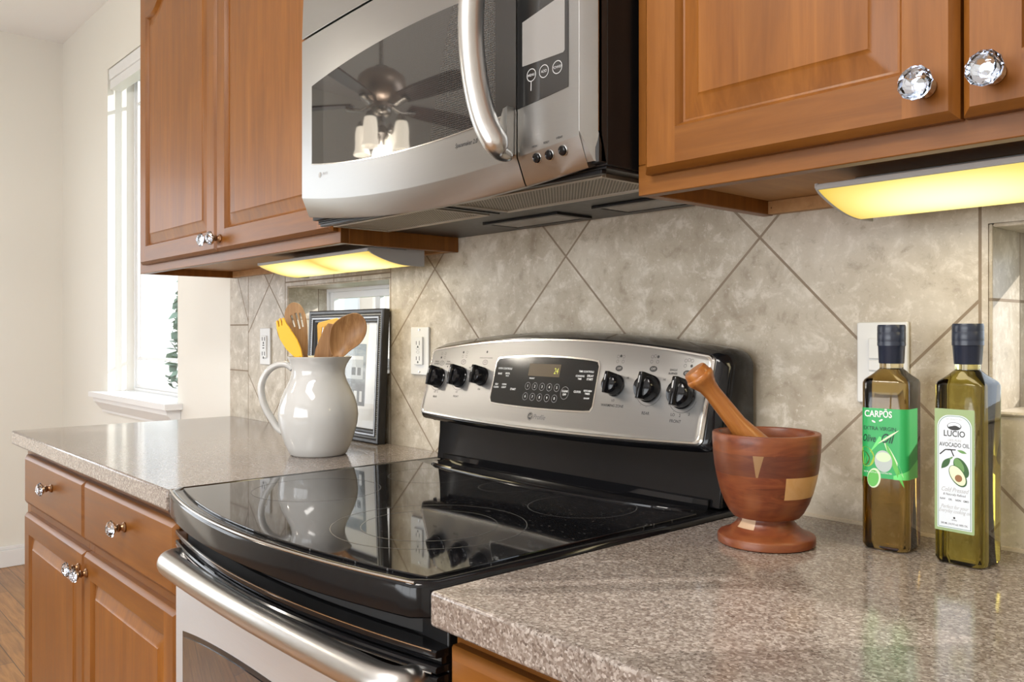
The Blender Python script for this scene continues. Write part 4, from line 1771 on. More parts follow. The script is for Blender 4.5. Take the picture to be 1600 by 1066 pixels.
TO = lambda u, v, d: (u, dor(u) - 0.0014 - d, v)
b = newbm()
arc_band(0.052, 0.711, 30, lambda x: 0.30, win_top, TO, b, thick=0.001)
ow = obj('door_window_border', b, 'black_gloss', dr, smooth=30)
b = newbm()
arc_band(0.060, 0.703, 30, lambda x: 0.312, lambda x: win_top(x) - 0.009, lambda u, v, d: (u, dor(u) - 0.0026 - d, v), b, thick=0.001)
M['oven_glass'] = simple('oven_window_glass', (0.030, 0.017, 0.012), 0.03, 0.0, Specular_IOR_Level=1.0, IOR=1.8)
obj('door_glass', b, 'oven_glass', dr, smooth=30)
# storage drawer
b = newbm()
front_band(b, dor, 0.065, 0.218, R0, R1, -0.607)
obj('storage_drawer', b, 'steel', t, smooth=30)
# handle: bowed tube whose ends turn into the door
HZ = 0.8065


def hy(x):
    return -0.661 - 0.011 * (1 - ((x - 0.39) / 0.34) ** 2)


hp = [(0.066, -0.628, HZ - 0.002), (0.060, -0.641, HZ), (0.063, -0.654, HZ), (0.078, -0.662, HZ)]
hp += [(x, hy(x), HZ) for x in (0.12, 0.2, 0.3, 0.39, 0.48, 0.58, 0.66)]
hp += [(0.705, -0.662, HZ), (0.726, -0.655, HZ), (0.732, -0.643, HZ - 0.001), (0.730, -0.628, HZ - 0.002)]
hs = spline(hp, 6)
b = newbm()
tube(b, hs, [0.0198] * len(hs), 24, 0, True, flat=1.0)
obj('door_handle', b, 'steel_bright', dr, smooth=60)

# ------------------------------------------------------------------ pitcher and utensils
PC = Vector((-0.222, -0.2265, 0.914))
Rv = Vector((math.cos(YAW), math.sin(YAW), 0))      # towards the right of the photograph
Fv = Vector((-math.sin(YAW), math.cos(YAW), 0))     # away from the photographer
t = thing('pitcher', 'white glazed ceramic pitcher holding wooden utensils on the left worktop', 'pitcher', PC)
prof = [(0.0, 0.004), (0.052, 0.004), (0.056, 0.0005), (0.060, 0.0005), (0.0635, 0.004), (0.071, 0.020), (0.080, 0.045), (0.0865, 0.070), (0.0885, 0.090), (0.0865, 0.110),
        (0.0805, 0.130), (0.0715, 0.150), (0.0635, 0.166), (0.0590, 0.180), (0.0585, 0.191), (0.0610, 0.203), (0.0655, 0.213), (0.0688, 0.2185), (0.0690, 0.2195), (0.0675, 0.2200), (0.0655, 0.2185),
        (0.0615, 0.211), (0.0570, 0.202), (0.0545, 0.190), (0.0550, 0.180), (0.0595, 0.166), (0.0675, 0.150), (0.0765, 0.130), (0.0825, 0.110), (0.0845, 0.090), (0.0825, 0.070), (0.076, 0.045), (0.066, 0.020), (0.056, 0.010), (0.0, 0.009)]
b = newbm()
lathe(b, prof, PC, 64, caps=False)
# pull the rim into a pouring lip on the side away from the handle
for v in b.verts:
    d = v.co - PC
    if d.z > 0.185:
        a = d.normalized().dot(Rv) if d.length else 0
        rr = Vector((d.x, d.y, 0))
        if rr.length > 0.02:
            k = max(0, rr.normalized().dot(Rv)) ** 6 * (d.z - 0.185) / 0.035
            v.co += Rv * 0.006 * k
obj('body', b, 'ceramic', t, smooth=60)
b = newbm()
hpts = [(-0.058, 0.192), (-0.072, 0.2015), (-0.092, 0.2005), (-0.110, 0.190), (-0.1225, 0.172), (-0.1285, 0.150), (-0.126, 0.125), (-0.117, 0.100), (-0.104, 0.078), (-0.092, 0.060), (-0.080, 0.050)]
hs = spline([PC + Rv * u + Vector((0, 0, w)) for u, w in hpts], 5)
tube(b, hs, [0.0075] * len(hs), 16, up=Fv, flat=1.55)
obj('handle', b, 'ceramic', t, smooth=60)


def utensil(name, label, head, lean, mat, w=None, thick=0.007, holes=(), depth=0.0, bend=0.0, cat='utensil', handle_r=0.006, foot=(0, 0), dish=0.0):
    """head: outline [(u, z)] in photograph-aligned metres from the pitcher axis; the stick runs down into the pitcher"""
    t = thing(name, label, cat, PC + Rv * foot[0] + Vector((0, 0, 0.0105)))
    to = lambda u, v, d: PC + Rv * u + Fv * (depth + d + bend * (v - 0.25)) + Vector((0, 0, v))
    b = newbm()
    if holes:
        # outline with slots: fill by triangulation
        edges = []
        for loop in [head] + list(holes):
            vs = [b.verts.new(to(u, v, 0)) for u, v in loop]
            edges += [b.edges.new((vs[i], vs[(i + 1) % len(vs)])) for i in range(len(vs))]
        bmesh.ops.triangle_fill(b, use_beauty=True, use_dissolve=False, edges=edges)
        r = bmesh.ops.extrude_face_region(b, geom=b.faces[:])
        bmesh.ops.translate(b, vec=Fv * thick, verts=[v for v in r['geom'] if isinstance(v, bmesh.types.BMVert)])
    elif dish:
        gx = sum(p[0] for p in head) / len(head)
        gy = sum(p[1] for p in head) / len(head)
        for side in (0, 1):
            prev = None
            for sc_ in (1.0, 0.94, 0.8, 0.6, 0.4, 0.2):
                dd = dish * (1 - sc_ * sc_) + side * thick
                ring = [b.verts.new(to(gx + (u - gx) * sc_, gy + (v - gy) * sc_, dd)) for u, v in head]
                if prev:
                    for i in range(len(head)):
                        j = (i + 1) % len(head)
                        b.faces.new((prev[i], prev[j], ring[j], ring[i]))
                else:
                    if side == 0:
                        edge0 = ring
                    else:
                        for i in range(len(head)):
                            j = (i + 1) % len(head)
                            b.faces.new((edge0[i], edge0[j], ring[j], ring[i]))
                prev = ring
            b.faces.new(prev)
    else:
        prism(b, head, to, 0, thick)
    obj('blade' if 'spatula' in name or 'turner' in name else 'head', b, mat, t, bevel=0.0018, smooth=40)
    b = newbm()
    a, c = lean
    st = [to(a[0], a[1], thick / 2), to((a[0] * .6 + c[0] * .4), (a[1] * .6 + c[1] * .4), thick / 2), PC + Rv * c[0] + Fv * foot[1] + Vector((0, 0, c[1]))]
    tube(b, st, [handle_r] * 3, 10)
    obj('stick', b, mat, t, smooth=60)
    return t


K = 0.001438
PX = lambda u, v: ((u - 497.5) * K, 1.1846 - (v - HOR) * K - 0.914)


def ell(cx, cy, a, b_, rot=0, n=28):
    return [(cx + a * math.cos(2 * PI * i / n) * math.cos(rot) - b_ * math.sin(2 * PI * i / n) * math.sin(rot),
             cy + a * math.cos(2 * PI * i / n) * math.sin(rot) + b_ * math.sin(2 * PI * i / n) * math.cos(rot)) for i in range(n)]


def smooth_loop(px, n=4):
    P = [Vector((*PX(*p), 0)) for p in px]
    out = []
    m = len(P)
    for i in range(m):
        p0, p1, p2, p3 = P[i - 1], P[i], P[(i + 1) % m], P[(i + 2) % m]
        for k in range(n):
            q = k / n
            v = 0.5 * ((2 * p1) + (p2 - p0) * q + (2 * p0 - 5 * p1 + 4 * p2 - p3) * q * q + (3 * p1 - p0 - 3 * p2 + p3) * q ** 3)
            out.append((v.x, v.y))
    return out


def slot(x0, y0, x1, y1, w=1.7):
    dx, dy = x1 - x0, y1 - y0
    L = math.hypot(dx, dy)
    nx, ny = -dy / L * w, dx / L * w
    return [PX(*p) for p in ((x0 + nx, y0 + ny), (x1 + nx, y1 + ny), (x1 - nx, y1 - ny), (x0 - nx, y0 - ny))]


utensil('slotted_spoon', 'tan slotted wooden spoon standing tallest at the left of the pitcher',
        smooth_loop([(456, 472), (466, 477), (473, 492), (476, 512), (477, 540), (476, 556), (470, 556), (462, 540), (450, 522), (442, 504), (441, 488), (447, 476)]),
        (PX(473, 556), (-0.016, 0.025)), 'ut_tan', holes=[slot(451.5, 492.5, 456.5, 511), slot(458.5, 489, 464.5, 514), slot(465, 489, 469.5, 511)], depth=0.020, foot=(-0.016, 0.026))
utensil('spoon', 'brown wooden spoon edge showing behind the yellow fork in the pitcher',
        smooth_loop([(438, 500), (446, 506), (456, 525), (466, 545), (469, 557), (461, 557), (450, 545), (438, 528), (434, 512)]),
        (PX(465, 556), (-0.034, 0.027)), 'ut_brown', depth=-0.010, foot=(-0.034, 0.0), thick=0.006, dish=0.005)
fork = smooth_loop([(436, 505), (437.5, 500), (440, 499), (442.5, 501), (444, 506), (445, 500), (448, 497), (450.5, 500), (451, 506)], 2)
utensil('fork', 'bright yellow wooden serving fork at the left of the pitcher',
        [PX(*p) for p in ((437, 513), (436, 503), (438, 500.5), (440.5, 511), (441.5, 510), (440, 499), (443, 497.5), (445, 509), (446, 508.5), (445, 497.5), (448, 497), (451, 504), (457, 513),
                          (468, 530), (474.5, 545), (477, 558), (465, 558), (452, 546), (442, 530))],
        (PX(471, 556), (-0.010, 0.027)), 'ut_yellow', depth=-0.026, foot=(-0.010, -0.033))
utensil('slotted_turner', 'pale orange slotted turner behind the wooden spatula in the pitcher',
        [PX(*p) for p in ((490, 508), (492, 504), (521, 496.5), (524, 498), (524, 512), (506, 540), (498, 564), (489, 564), (491, 540))],
        (PX(494, 560), (0.004, 0.025)), 'ut_orange', holes=[slot(499, 511, 497, 524, 1.0), slot(504, 509.5, 500, 523, 1.0), slot(508.5, 508.5, 504, 520, 1.0)], depth=0.034, foot=(0.004, 0.034))
utensil('spatula', 'flat brown wooden spatula in front of the orange turner in the pitcher',
        [PX(*p) for p in ((512, 505), (515, 505.5), (527, 507), (529, 511), (519, 530), (519, 564), (489, 564), (493, 545), (503, 520))],
        (PX(504, 560), (0.006, 0.027)), 'ut_brown', depth=0.000, foot=(0.006, 0.005))
utensil('wooden_spoon', 'large brown wooden spoon leaning out at the right of the pitcher',
        smooth_loop([(556, 489.5), (568, 494), (575, 506), (574, 522), (565, 537), (550, 548), (541, 556), (532, 559), (523, 556), (518, 543), (518, 524), (523, 508), (537, 496)]),
        (PX(528, 556), (0.026, 0.025)), 'ut_brown', depth=-0.023, thick=0.006, foot=(0.026, -0.022), dish=0.013)

# ------------------------------------------------------------------ picture frame
FX0, FX1, FH = -0.640, -0.266, 0.333
ang = math.radians(2.6)
FO = Vector((0, -0.0385, 0.9142))


def TF(u, v, d):
    """u across, v up the leaning face, d out of the face"""
    return Vector((u, FO.y + v * math.sin(ang) - d * math.cos(ang) + 0.0, FO.z + v * math.cos(ang) + d * math.sin(ang) + 0.0))


t = thing('picture_frame', 'black beaded picture frame leaning against the tiles behind the pitcher', 'picture frame', (-0.45, -0.03, 0.914))


def moulding(b, i0, i1, d0, d1, mi=0):
    o_ = [(FX0 + i0, i0), (FX1 - i0, i0), (FX1 - i0, FH - i0), (FX0 + i0, FH - i0)]
    n_ = [(FX0 + i1, i1), (FX1 - i1, i1), (FX1 - i1, FH - i1), (FX0 + i1, FH - i1)]
    A = [b.verts.new(TF(u, v, d0)) for u, v in o_]
    B = [b.verts.new(TF(u, v, d1)) for u, v in n_]
    for k in range(4):
        b.faces.new((A[k], A[(k + 1) % 4], B[(k + 1) % 4], B[k])).material_index = mi


b = newbm()
for i0, i1, d0, d1 in ((0, 0, -0.016, 0.0), (0, 0.003, 0.0, 0.003), (0.003, 0.009, 0.003, 0.003), (0.009, 0.012, 0.003, 0.000), (0.012, 0.017, 0.0, 0.0), (0.017, 0.019, 0.0, 0.0025), (0.019, 0.024, 0.0025, 0.0025),
                      (0.024, 0.026, 0.0025, -0.001), (0.026, 0.031, -0.001, -0.001), (0.031, 0.034, -0.001, -0.005), (0.034, 0.034, -0.005, -0.010)):
    moulding(b, i0, i1, d0, d1)
quad(b, [TF(FX0, 0, -0.016), TF(FX0, FH, -0.016), TF(FX1, FH, -0.016), TF(FX1, 0, -0.016)])
bmesh.ops.remove_doubles(b, verts=b.verts[:], dist=1e-6)
obj('frame', b, 'frame_black', t, smooth=20)
b = newbm()
step = 0.0052
for side in range(4):
    L = (FX1 - FX0 if side % 2 == 0 else FH) - 0.03
    k = int(L / step)
    for i in range(k + 1):
        s = 0.015 + L * i / k
        u, v = [(FX0 + s, 0.0145), (FX1 - 0.0145, s), (FX0 + s, FH - 0.0145), (FX0 + 0.0145, s)][side]
        c = TF(u, v, 0.0006)
        lathe(b, [(0.0022, -0.001), (0.0019, 0.0008), (0.0, 0.0018)], c, 6, 0, (0, -math.cos(ang), math.sin(ang)), caps=False)
moulding(b, 0.0195, 0.0235, 0.0027, 0.0027)
obj('beading', b, 'frame_silver', t, smooth=60)
b = newbm()
quad(b, [TF(FX0 + 0.033, 0.033, -0.0085), TF(FX1 - 0.033, 0.033, -0.0085), TF(FX1 - 0.033, FH - 0.033, -0.0085), TF(FX0 + 0.033, FH - 0.033, -0.0085)])
obj('mount', b, 'mat', t, smooth=0)
b = newbm()
PU0, PU1, PV0, PV1 = -0.545, -0.353, 0.088, 0.245
quad(b, [TF(PU0, PV0, -0.008), TF(PU1, PV0, -0.008), TF(PU1, PV1, -0.008), TF(PU0, PV1, -0.008)])
pr = obj('print', b, 'print', t, smooth=0)
b = newbm()
for u0, u1, v0, v1, mi in ((PU0 + .02, PU1 - .012, 0.155, 0.205, 0), (PU0 + .02, PU1 - .012, 0.205, 0.214, 2), (-0.420, -0.400, 0.165, 0.185, 1), (-0.392, -0.375, 0.165, 0.185, 1), (-0.47, -0.45, 0.165, 0.185, 1), (-0.405, -0.390, 0.098, 0.125, 2), (-0.378, -0.366, 0.098, 0.125, 2)):
    poly(b, [(u0, v0), (u1, v0), (u1, v1), (u0, v1)], TF, mi, -0.0078 + 0.0001 * mi)
obj('print_house', b, [simple('print_pale_grey', (0.40, 0.43, 0.46), 0.5), simple('print_dark_grey', (0.06, 0.07, 0.08), 0.5), simple('print_white_grey', (0.6, 0.62, 0.64), 0.5)], pr, smooth=0, recalc=False)
b = newbm()
quad(b, [TF(FX0 + 0.033, 0.033, -0.006), TF(FX1 - 0.033, 0.033, -0.006), TF(FX1 - 0.033, FH - 0.033, -0.006), TF(FX0 + 0.033, FH - 0.033, -0.006)])
obj('glazing', b, 'picture_glass', t, smooth=0)

# ------------------------------------------------------------------ wall plates


def plate(b, x0, x1, z0, z1, th=0.006):
    prism(b, rrect(x0, x1, z0, z1, 0.003, 3), lambda u, v, d: (u, -d, v), 0.0002, th)


t = thing('wall_outlet', 'white double outlet with test buttons between the picture frame and range', 'outlet', (-0.143, 0.0, 1.1445))
b = newbm()
plate(b, -0.1785, -0.1075, 1.0880, 1.2005)
obj('cover_plate', b, 'outlet', t, bevel=0.0015)
b = newbm()
prism(b, rrect(-0.160, -0.126, 1.112, 1.1775, 0.002, 3), lambda u, v, d: (u, -d, v), 0.005, 0.0105)
rc = obj('receptacle', b, 'outlet', t, bevel=0.0008)
b = newbm()
TOu = lambda u, v, d: (u, -0.0107 - d, v)
for zc in (1.163, 1.127):
    for u, w, h_ in ((-0.1492, 0.0011, 0.0042), (-0.1368, 0.0011, 0.0050)):
        poly(b, [(u - w, zc - h_), (u + w, zc - h_), (u + w, zc + h_), (u - w, zc + h_)], TOu)
    disc(b, TOu, -0.143, zc - 0.0090, 0.0026, 0.0026, n=12)
for zc in (1.1495, 1.1415):
    ringf(b, TOu, -0.143, zc, 0.007, 0.0028, 0.0005)
obj('sockets', b, 'outlet_slot', rc, smooth=0, recalc=False)
b = newbm()
for zc in (1.1935, 1.0950):
    lathe(b, [(0.0032, 0), (0.0028, 0.0012), (0, 0.0016)], (-0.143, -0.006, zc), 12, 0, (0, -1, 0), caps=False)
obj('screws', b, 'chrome', t)

t = thing('wall_outlet', 'narrow white outlet plate left of the pitcher under the cabinet end', 'outlet', (-0.958, 0.0, 1.146))
b = newbm()
plate(b, -0.9920, -0.9240, 1.0900, 1.2020)
obj('cover_plate', b, 'outlet', t, bevel=0.0015)
b = newbm()
prism(b, rrect(-0.975, -0.941, 1.111, 1.179, 0.002, 3), lambda u, v, d: (u, -d, v), 0.005, 0.0105)
rc = obj('receptacle', b, 'outlet', t, bevel=0.0008)
b = newbm()
for zc in (1.1690, 1.1240):
    for u in (-0.9655, -0.9505):
        poly(b, [(u - 0.0022, zc - 0.0058), (u + 0.0022, zc - 0.0058), (u + 0.0022, zc + 0.0058), (u - 0.0022, zc + 0.0058)], TOu)
    disc(b, TOu, -0.958, zc - 0.0125, 0.0040, 0.0040, n=12)
for zc in (1.1490, 1.1410):
    poly(b, [(-0.964, zc - 0.0015), (-0.952, zc - 0.0015), (-0.952, zc + 0.0015), (-0.964, zc + 0.0015)], TOu)
obj('sockets', b, 'outlet_slot', rc, smooth=0, recalc=False)

t = thing('wall_switch', 'white switch plate on the tiles behind the green labelled bottle', 'switch', (0.957, 0.0, 1.145))
b = newbm()
plate(b, 0.9190, 0.9905, 1.0880, 1.2010)
obj('cover_plate', b, 'outlet', t, bevel=0.0015)
b = newbm()
for za, zb_ in ((1.150, 1.1785), (1.1335, 1.148), (1.111, 1.132)):
    prism(b, rrect(0.937, 0.972, za, zb_, 0.002, 3), lambda u, v, d: (u, -d, v), 0.005, 0.0095)
obj('rocker', b, 'outlet', t, bevel=0.0008)

# ------------------------------------------------------------------ mortar and pestle
MCN = Vector((0.887, -0.1881, 0.914))
b = newbm()
prof = [(0.0, 0.0), (0.0590, 0.0), (0.0612, 0.0015), (0.0614, 0.0100), (0.0600, 0.0120), (0.0550, 0.0138), (0.0460, 0.0180), (0.0385, 0.0245), (0.0345, 0.0305), (0.0338, 0.0335), (0.0355, 0.0345), (0.0420, 0.0355), (0.0470, 0.0415),
        (0.0530, 0.0530), (0.0585, 0.0680), (0.0625, 0.0840), (0.0655, 0.1000), (0.0672, 0.1160), (0.0680, 0.1330), (0.0680, 0.1415), (0.0672, 0.1432), (0.0640, 0.1436), (0.0600, 0.1432), (0.0585, 0.1415),
        (0.0578, 0.1300), (0.0560, 0.1100), (0.0510, 0.0850), (0.0420, 0.0640), (0.0280, 0.0510), (0.0, 0.0465)]
lathe(b, prof, MCN, 72, caps=False)
o = obj('mortar', b, 'mortar', origin=MCN, smooth=40)
tag(o, 'round reddish wooden mortar with pale wood patches on the right worktop', 'mortar')
# pestle: leans on the rim to the left of the photograph
pA = MCN + Rv * 0.024 + Fv * 0.004 + Vector((0, 0, 0.077))
pB = Vector((0.8307, -0.2515, 1.1270))
axv = (pB - pA)
Lp = axv.length
axn = axv.normalized()
b = newbm()
prof = [(0.0, -0.012), (0.010, -0.011), (0.0195, -0.004), (0.0245, 0.008), (0.0255, 0.022), (0.0240, 0.040), (0.0205, 0.060), (0.0160, 0.080), (0.0125, 0.098), (0.0112, Lp - 0.024), (0.0125, Lp - 0.014), (0.0160, Lp - 0.006), (0.0182, Lp - 0.002),
        (0.0190, Lp + 0.002), (0.0178, Lp + 0.005), (0.0170, Lp + 0.0055), (0.0160, Lp + 0.012), (0.0145, Lp + 0.0140), (0.0, Lp + 0.0150)]
lathe(b, prof, (0, 0, 0), 40, caps=False)
o = obj('pestle', b, 'pestle', smooth=45)
o.rotation_euler = Vector((0, 0, 1)).rotation_difference(axn).to_euler()
o.location = pA
tag(o, 'orange brown wooden pestle leaning in the mortar', 'pestle')

# ------------------------------------------------------------------ bottles


def bottle(name, label, c, ang, H, zs, half, gl, cap_r):
    """square oil bottle; zs = (shoulder, neck base, foil base, cap skirt)"""
    t = thing(name, label, 'bottle', c)
    ca, sa = math.cos(ang), math.sin(ang)
    ux, uy = Vector((ca, sa, 0)), Vector((-sa, ca, 0))
    sh, nb, fb, sk = zs
    N = 8

    def ring(h, z, r):
        return [Vector(c) + ux * p + uy * q + Vector((0, 0, z)) for p, q in rrect(-h, h, -h, h, min(r, h - 1e-5), N)]
    lv = [(half - 0.006, 0.0, 0.010), (half - 0.002, 0.0015, 0.0105), (half, 0.006, 0.0110), (half, sh - 0.004, 0.0110), (half - 0.0015, sh, 0.0115), (half - 0.009, sh + 0.0075, 0.0150),
          (0.0165, nb - 0.001, 0.0164), (0.0140, nb + 0.001, 0.0139), (0.0138, fb + 0.004, 0.0137), (0.0138, H - 0.004, 0.0137)]
    b = newbm()
    V = [[b.verts.new(p) for p in ring(*l)] for l in lv]
    n = len(V[0])
    for A, B in zip(V, V[1:]):
        for k in range(n):
            j = (k + 1) % n
            b.faces.new((A[k], A[j], B[j], B[k]))
    b.faces.new(V[0])
    b.faces.new(V[-1])
    gb_ = obj('glass', b, gl, t, smooth=30)
    b = newbm()
    r = cap_r
    lathe(b, [(0.0146, fb), (0.0150, fb + 0.001), (r * 0.95, sk - 0.001), (r * 0.97, sk - 0.0002), (r, sk), (r, sk + 0.004), (r * 0.985, sk + 0.005), (r, sk + 0.006), (r, H - 0.010), (r * 0.985, H - 0.0095), (r, H - 0.008),
              (r, H - 0.0025), (r * 0.95, H), (0.0, H + 0.0003)], c, 36, caps=False)
    lathe(b, [(0.0146, fb), (0.0139, fb)], c, 36, caps=False)
    obj('cap', b, 'navy', t, smooth=40)
    return t, ux, uy, Vector(c)


A1, A2 = math.radians(4.0), math.radians(-5.0)
H1 = 0.282
t1, ux1, uy1, c1 = bottle('oil_bottle', 'dark olive oil bottle with a bright green label in front of the switch', (1.0065, -0.0915, 0.914), A1, H1, (0.2130, 0.2255, 0.2330, 0.2555), 0.0285, 'oil_brown', 0.0168)
t2, ux2, uy2, c2 = bottle('oil_bottle', 'green avocado oil bottle with a pale arched label beside the niche', (1.0985, -0.0945, 0.914), A2, 0.2825, (0.2140, 0.2265, 0.2345, 0.2570), 0.0285, 'oil_green', 0.0172)

# green label wraps the front, the two round corners and part of the sides
HB = 0.0285
RB = 0.0110


def wrap(c, ux, uy):
    """arc length s (0 = middle of the front) to a point just outside the square body"""
    fl = HB - RB
    arc = RB * PI / 2

    def f(u, v, d):
        s = abs(u)
        sg = 1 if u >= 0 else -1
        o = 0.0003 + d
        if s <= fl:
            p, q = s, -(HB + o)
        elif s <= fl + arc:
            a = (s - fl) / RB
            p, q = fl + (RB + o) * math.sin(a), -(fl + (RB + o) * math.cos(a))
        else:
            p, q = HB + o, -fl + (s - fl - arc)
        return c + ux * p * sg + uy * q + Vector((0, 0, v))
    return f


W1 = wrap(c1, ux1, uy1)


def sheet(b, to, u0, u1, v0, v1, n, mi=0, d=0.0):
    us = [u0 + (u1 - u0) * i / n for i in range(n + 1)]
    A = [b.verts.new(to(u, v0, d)) for u in us]
    B = [b.verts.new(to(u, v1, d)) for u in us]
    for i in range(n):
        b.faces.new((A[i], A[i + 1], B[i + 1], B[i])).material_index = mi


b = newbm()
LZ0, LZ1 = 0.0905, 0.1775
sheet(b, W1, -0.046, 0.060, LZ0, LZ1, 60)
lab = obj('label_paper', b, 'green_label', t1, smooth=40, recalc=False)
b = newbm()
D1, D2, D3, D4 = 0.0002, 0.0003, 0.0004, 0.0005
# lighter swash at the right and bottom
for i in range(20):
    a0, a1 = 0.013 + 0.047 * i / 20, 0.013 + 0.047 * (i + 1) / 20
    z0_ = lambda a: LZ0 + 0.0005 + 0.004 + 0.018 * ((a - 0.013) / 0.047)
    b.faces.new([b.verts.new(W1(*p, D1)) for p in ((a0, LZ0), (a1, LZ0), (a1, z0_(a1)), (a0, z0_(a0)))]).material_index = 0
poly(b, [(-0.028, 0.1300), (-0.004, 0.1425), (0.002, 0.1400), (-0.016, 0.1210), (-0.030, 0.1180)], W1, 0, D1)


def leafp(u, v, L, w, rot, mi, d):
    pts = []
    for i in range(13):
        q = i / 12
        pts.append((q * L, w * math.sin(PI * q) ** 0.8))
    for i in range(11, 0, -1):
        q = i / 12
        pts.append((q * L, -w * math.sin(PI * q) ** 0.8))
    c_, s_ = math.cos(rot), math.sin(rot)
    poly(b, [(u + x * c_ - y * s_, v + x * s_ + y * c_) for x, y in pts], W1, mi, d)


leafp(0.003, 0.1365, 0.060, 0.0028, math.radians(-68), 1, D2)
leafp(0.001, 0.1380, 0.050, 0.0028, math.radians(-62), 4, D1)
leafp(-0.020, 0.1180, 0.045, 0.0026, math.radians(-107), 1, D2)
leafp(-0.006, 0.1330, 0.032, 0.0012, math.radians(36), 4, D4)
disc(b, W1, -0.0205, 0.1160, 0.0105, 0.0125, 2, D3, rot=0.3)
disc(b, W1, -0.0230, 0.1140, 0.0070, 0.0090, 3, D4, rot=0.3)
disc(b, W1, 0.0010, 0.1120, 0.0108, 0.0135, 5, D3, rot=0.1)
disc(b, W1, 0.0010, 0.1170, 0.0092, 0.0060, 4, D4, rot=0.05)
disc(b, W1, -0.0105, 0.0900, 0.0082, 0.0125, 4, D3, rot=-0.15)
disc(b, W1, -0.0115, 0.0895, 0.0068, 0.0105, 1, D4, rot=-0.15)
obj('label_artwork', b, ['green_label_light', 'leaf_label', 'olive_print', 'olive_dark', 'olive_pale', 'olive_grey'], lab, smooth=0, recalc=False)
b = newbm()
text(b, 'CARP\u014cS', W1, -0.0055, 0.1700, 0.0112, 0, 0.82, 0.0, 0.02, D4)
for s_, m_ in ((-1, 1), (1, 1)):
    disc(b, W1, -0.0065 + s_ * 0.0045, 0.1617 + 0.001 * s_, 0.0026, 0.0011, 0, D4, rot=0.5 * s_, n=10)
text(b, 'EXTRA VIRGIN', W1, -0.0040, 0.1520, 0.0068, 1, 0.92, 0.0, 0.005, D3)
text(b, 'Olive', W1, -0.0175, 0.1390, 0.0128, 1, 0.62, 0.35, 0.012, D3)
text(b, 'Oil', W1, 0.0045, 0.1400, 0.0165, 1, 0.72, 0.35, 0.015, D3)
text(b, '500 ML (16.9 fl oz) COLD EXTRACTED', W1, -0.0060, 0.0972, 0.0028, 0, 0.75, 0.0, 0.0, D4 + 0.0002)
obj('label_lettering', b, ['print_white', simple('label_dark_green_ink', (0.006, 0.045, 0.03), 0.5)], lab, smooth=0, recalc=False)

# avocado label: flat sheet on the front face only
TA = lambda u, v, d: c2 + ux2 * u + uy2 * (-(HB + 0.0003 + d)) + Vector((0, 0, v))
b = newbm()
poly(b, rrect(-0.0248, 0.0210, 0.0390, 0.1825, 0.0012, 3), TA)
lab = obj('label_paper', b, 'sage', t2, smooth=0, recalc=False)
b = newbm()


def arched(i):
    x0, x1, z0, z1 = -0.0215 + i, 0.0182 - i, 0.0425 + i, 0.1755 - i
    r = 0.0145 - i * 0.5
    pts = [(x0, z0), (x1, z0)]
    for k in range(9):
        a = PI / 2 * k / 8
        pts.append((x1 - r + r * math.cos(a), z1 - r + r * math.sin(a)))
    for k in range(9):
        a = PI / 2 + PI / 2 * k / 8
        pts.append((x0 + r + r * math.cos(a), z1 - r + r * math.sin(a)))
    return pts


poly(b, arched(0.0), TA, 0, D1)
poly(b, arched(0.0010), TA, 1, D2)
poly(b, arched(0.0016), TA, 0, D3)
obj('label_panel', b, ['label_paper', 'label_line'], lab, smooth=0, recalc=False)
b = newbm()
UC = -0.0017
D5, D6, D7 = 0.0006, 0.0007, 0.0008
disc(b, TA, UC, 0.1625, 0.0082, 0.0047, 4, D4)
disc(b, TA, UC, 0.1630, 0.0074, 0.0038, 6, D5)
disc(b, TA, UC, 0.1605, 0.0070, 0.0022, 4, D6)
disc(b, TA, UC + 0.001, 0.1618, 0.0035, 0.0016, 4, D7)
# branch, leaves, fruit
for p, q in (((-0.0185, 0.1285), (-0.012, 0.1345)), ((-0.012, 0.1345), (-0.0055, 0.1350)), ((-0.0055, 0.1350), (-0.0022, 0.1275)), ((-0.0095, 0.1345), (0.0000, 0.1352))):
    dx, dz = q[0] - p[0], q[1] - p[1]
    L_ = math.hypot(dx, dz)
    nx, nz = -dz / L_ * 0.0007, dx / L_ * 0.0007
    poly(b, [(p[0] + nx, p[1] + nz), (q[0] + nx, q[1] + nz), (q[0] - nx, q[1] - nz), (p[0] - nx, p[1] - nz)], TA, 4, D4)


def leafa(u, v, L, w, rot, mi, d):
    pts = [(L * i / 10, w * math.sin(PI * i / 10)) for i in range(11)] + [(L * i / 10, -w * math.sin(PI * i / 10)) for i in range(9, 0, -1)]
    c_, s_ = math.cos(rot), math.sin(rot)
    poly(b, [(u + x * c_ - y * s_, v + x * s_ + y * c_) for x, y in pts], TA, mi, d)


leafa(0.0015, 0.1350, 0.0115, 0.0017, -0.25, 1, D4)
leafa(-0.0060, 0.1255, 0.0175, 0.0036, math.radians(232), 0, D4)
leafa(-0.0030, 0.1270, 0.0060, 0.0010, math.radians(220), 1, D5)
disc(b, TA, 0.0062, 0.1150, 0.0072, 0.0125, 0, D5, rot=0.55)
disc(b, TA, 0.0040, 0.1175, 0.0045, 0.0090, 1, D6, rot=0.5)
disc(b, TA, 0.0025, 0.1050, 0.0082, 0.0138, 0, D6 + 0.0001, rot=0.62)
disc(b, TA, 0.0022, 0.1055, 0.0072, 0.0126, 2, D7 + 0.0001, rot=0.62)
disc(b, TA, 0.0035, 0.1025, 0.0042, 0.0042, 3, D7 + 0.0003)
obj('label_artwork', b, ['avo_dark', 'avo_mid', 'avo_flesh', 'avo_stone', 'print_dark', 'print_grey', 'label_paper'], lab, smooth=0, recalc=False)
b = newbm()
text(b, 'LUCIO', TA, UC, 0.1535, 0.0098, 0, 0.86, 0.0, 0.015, D4)
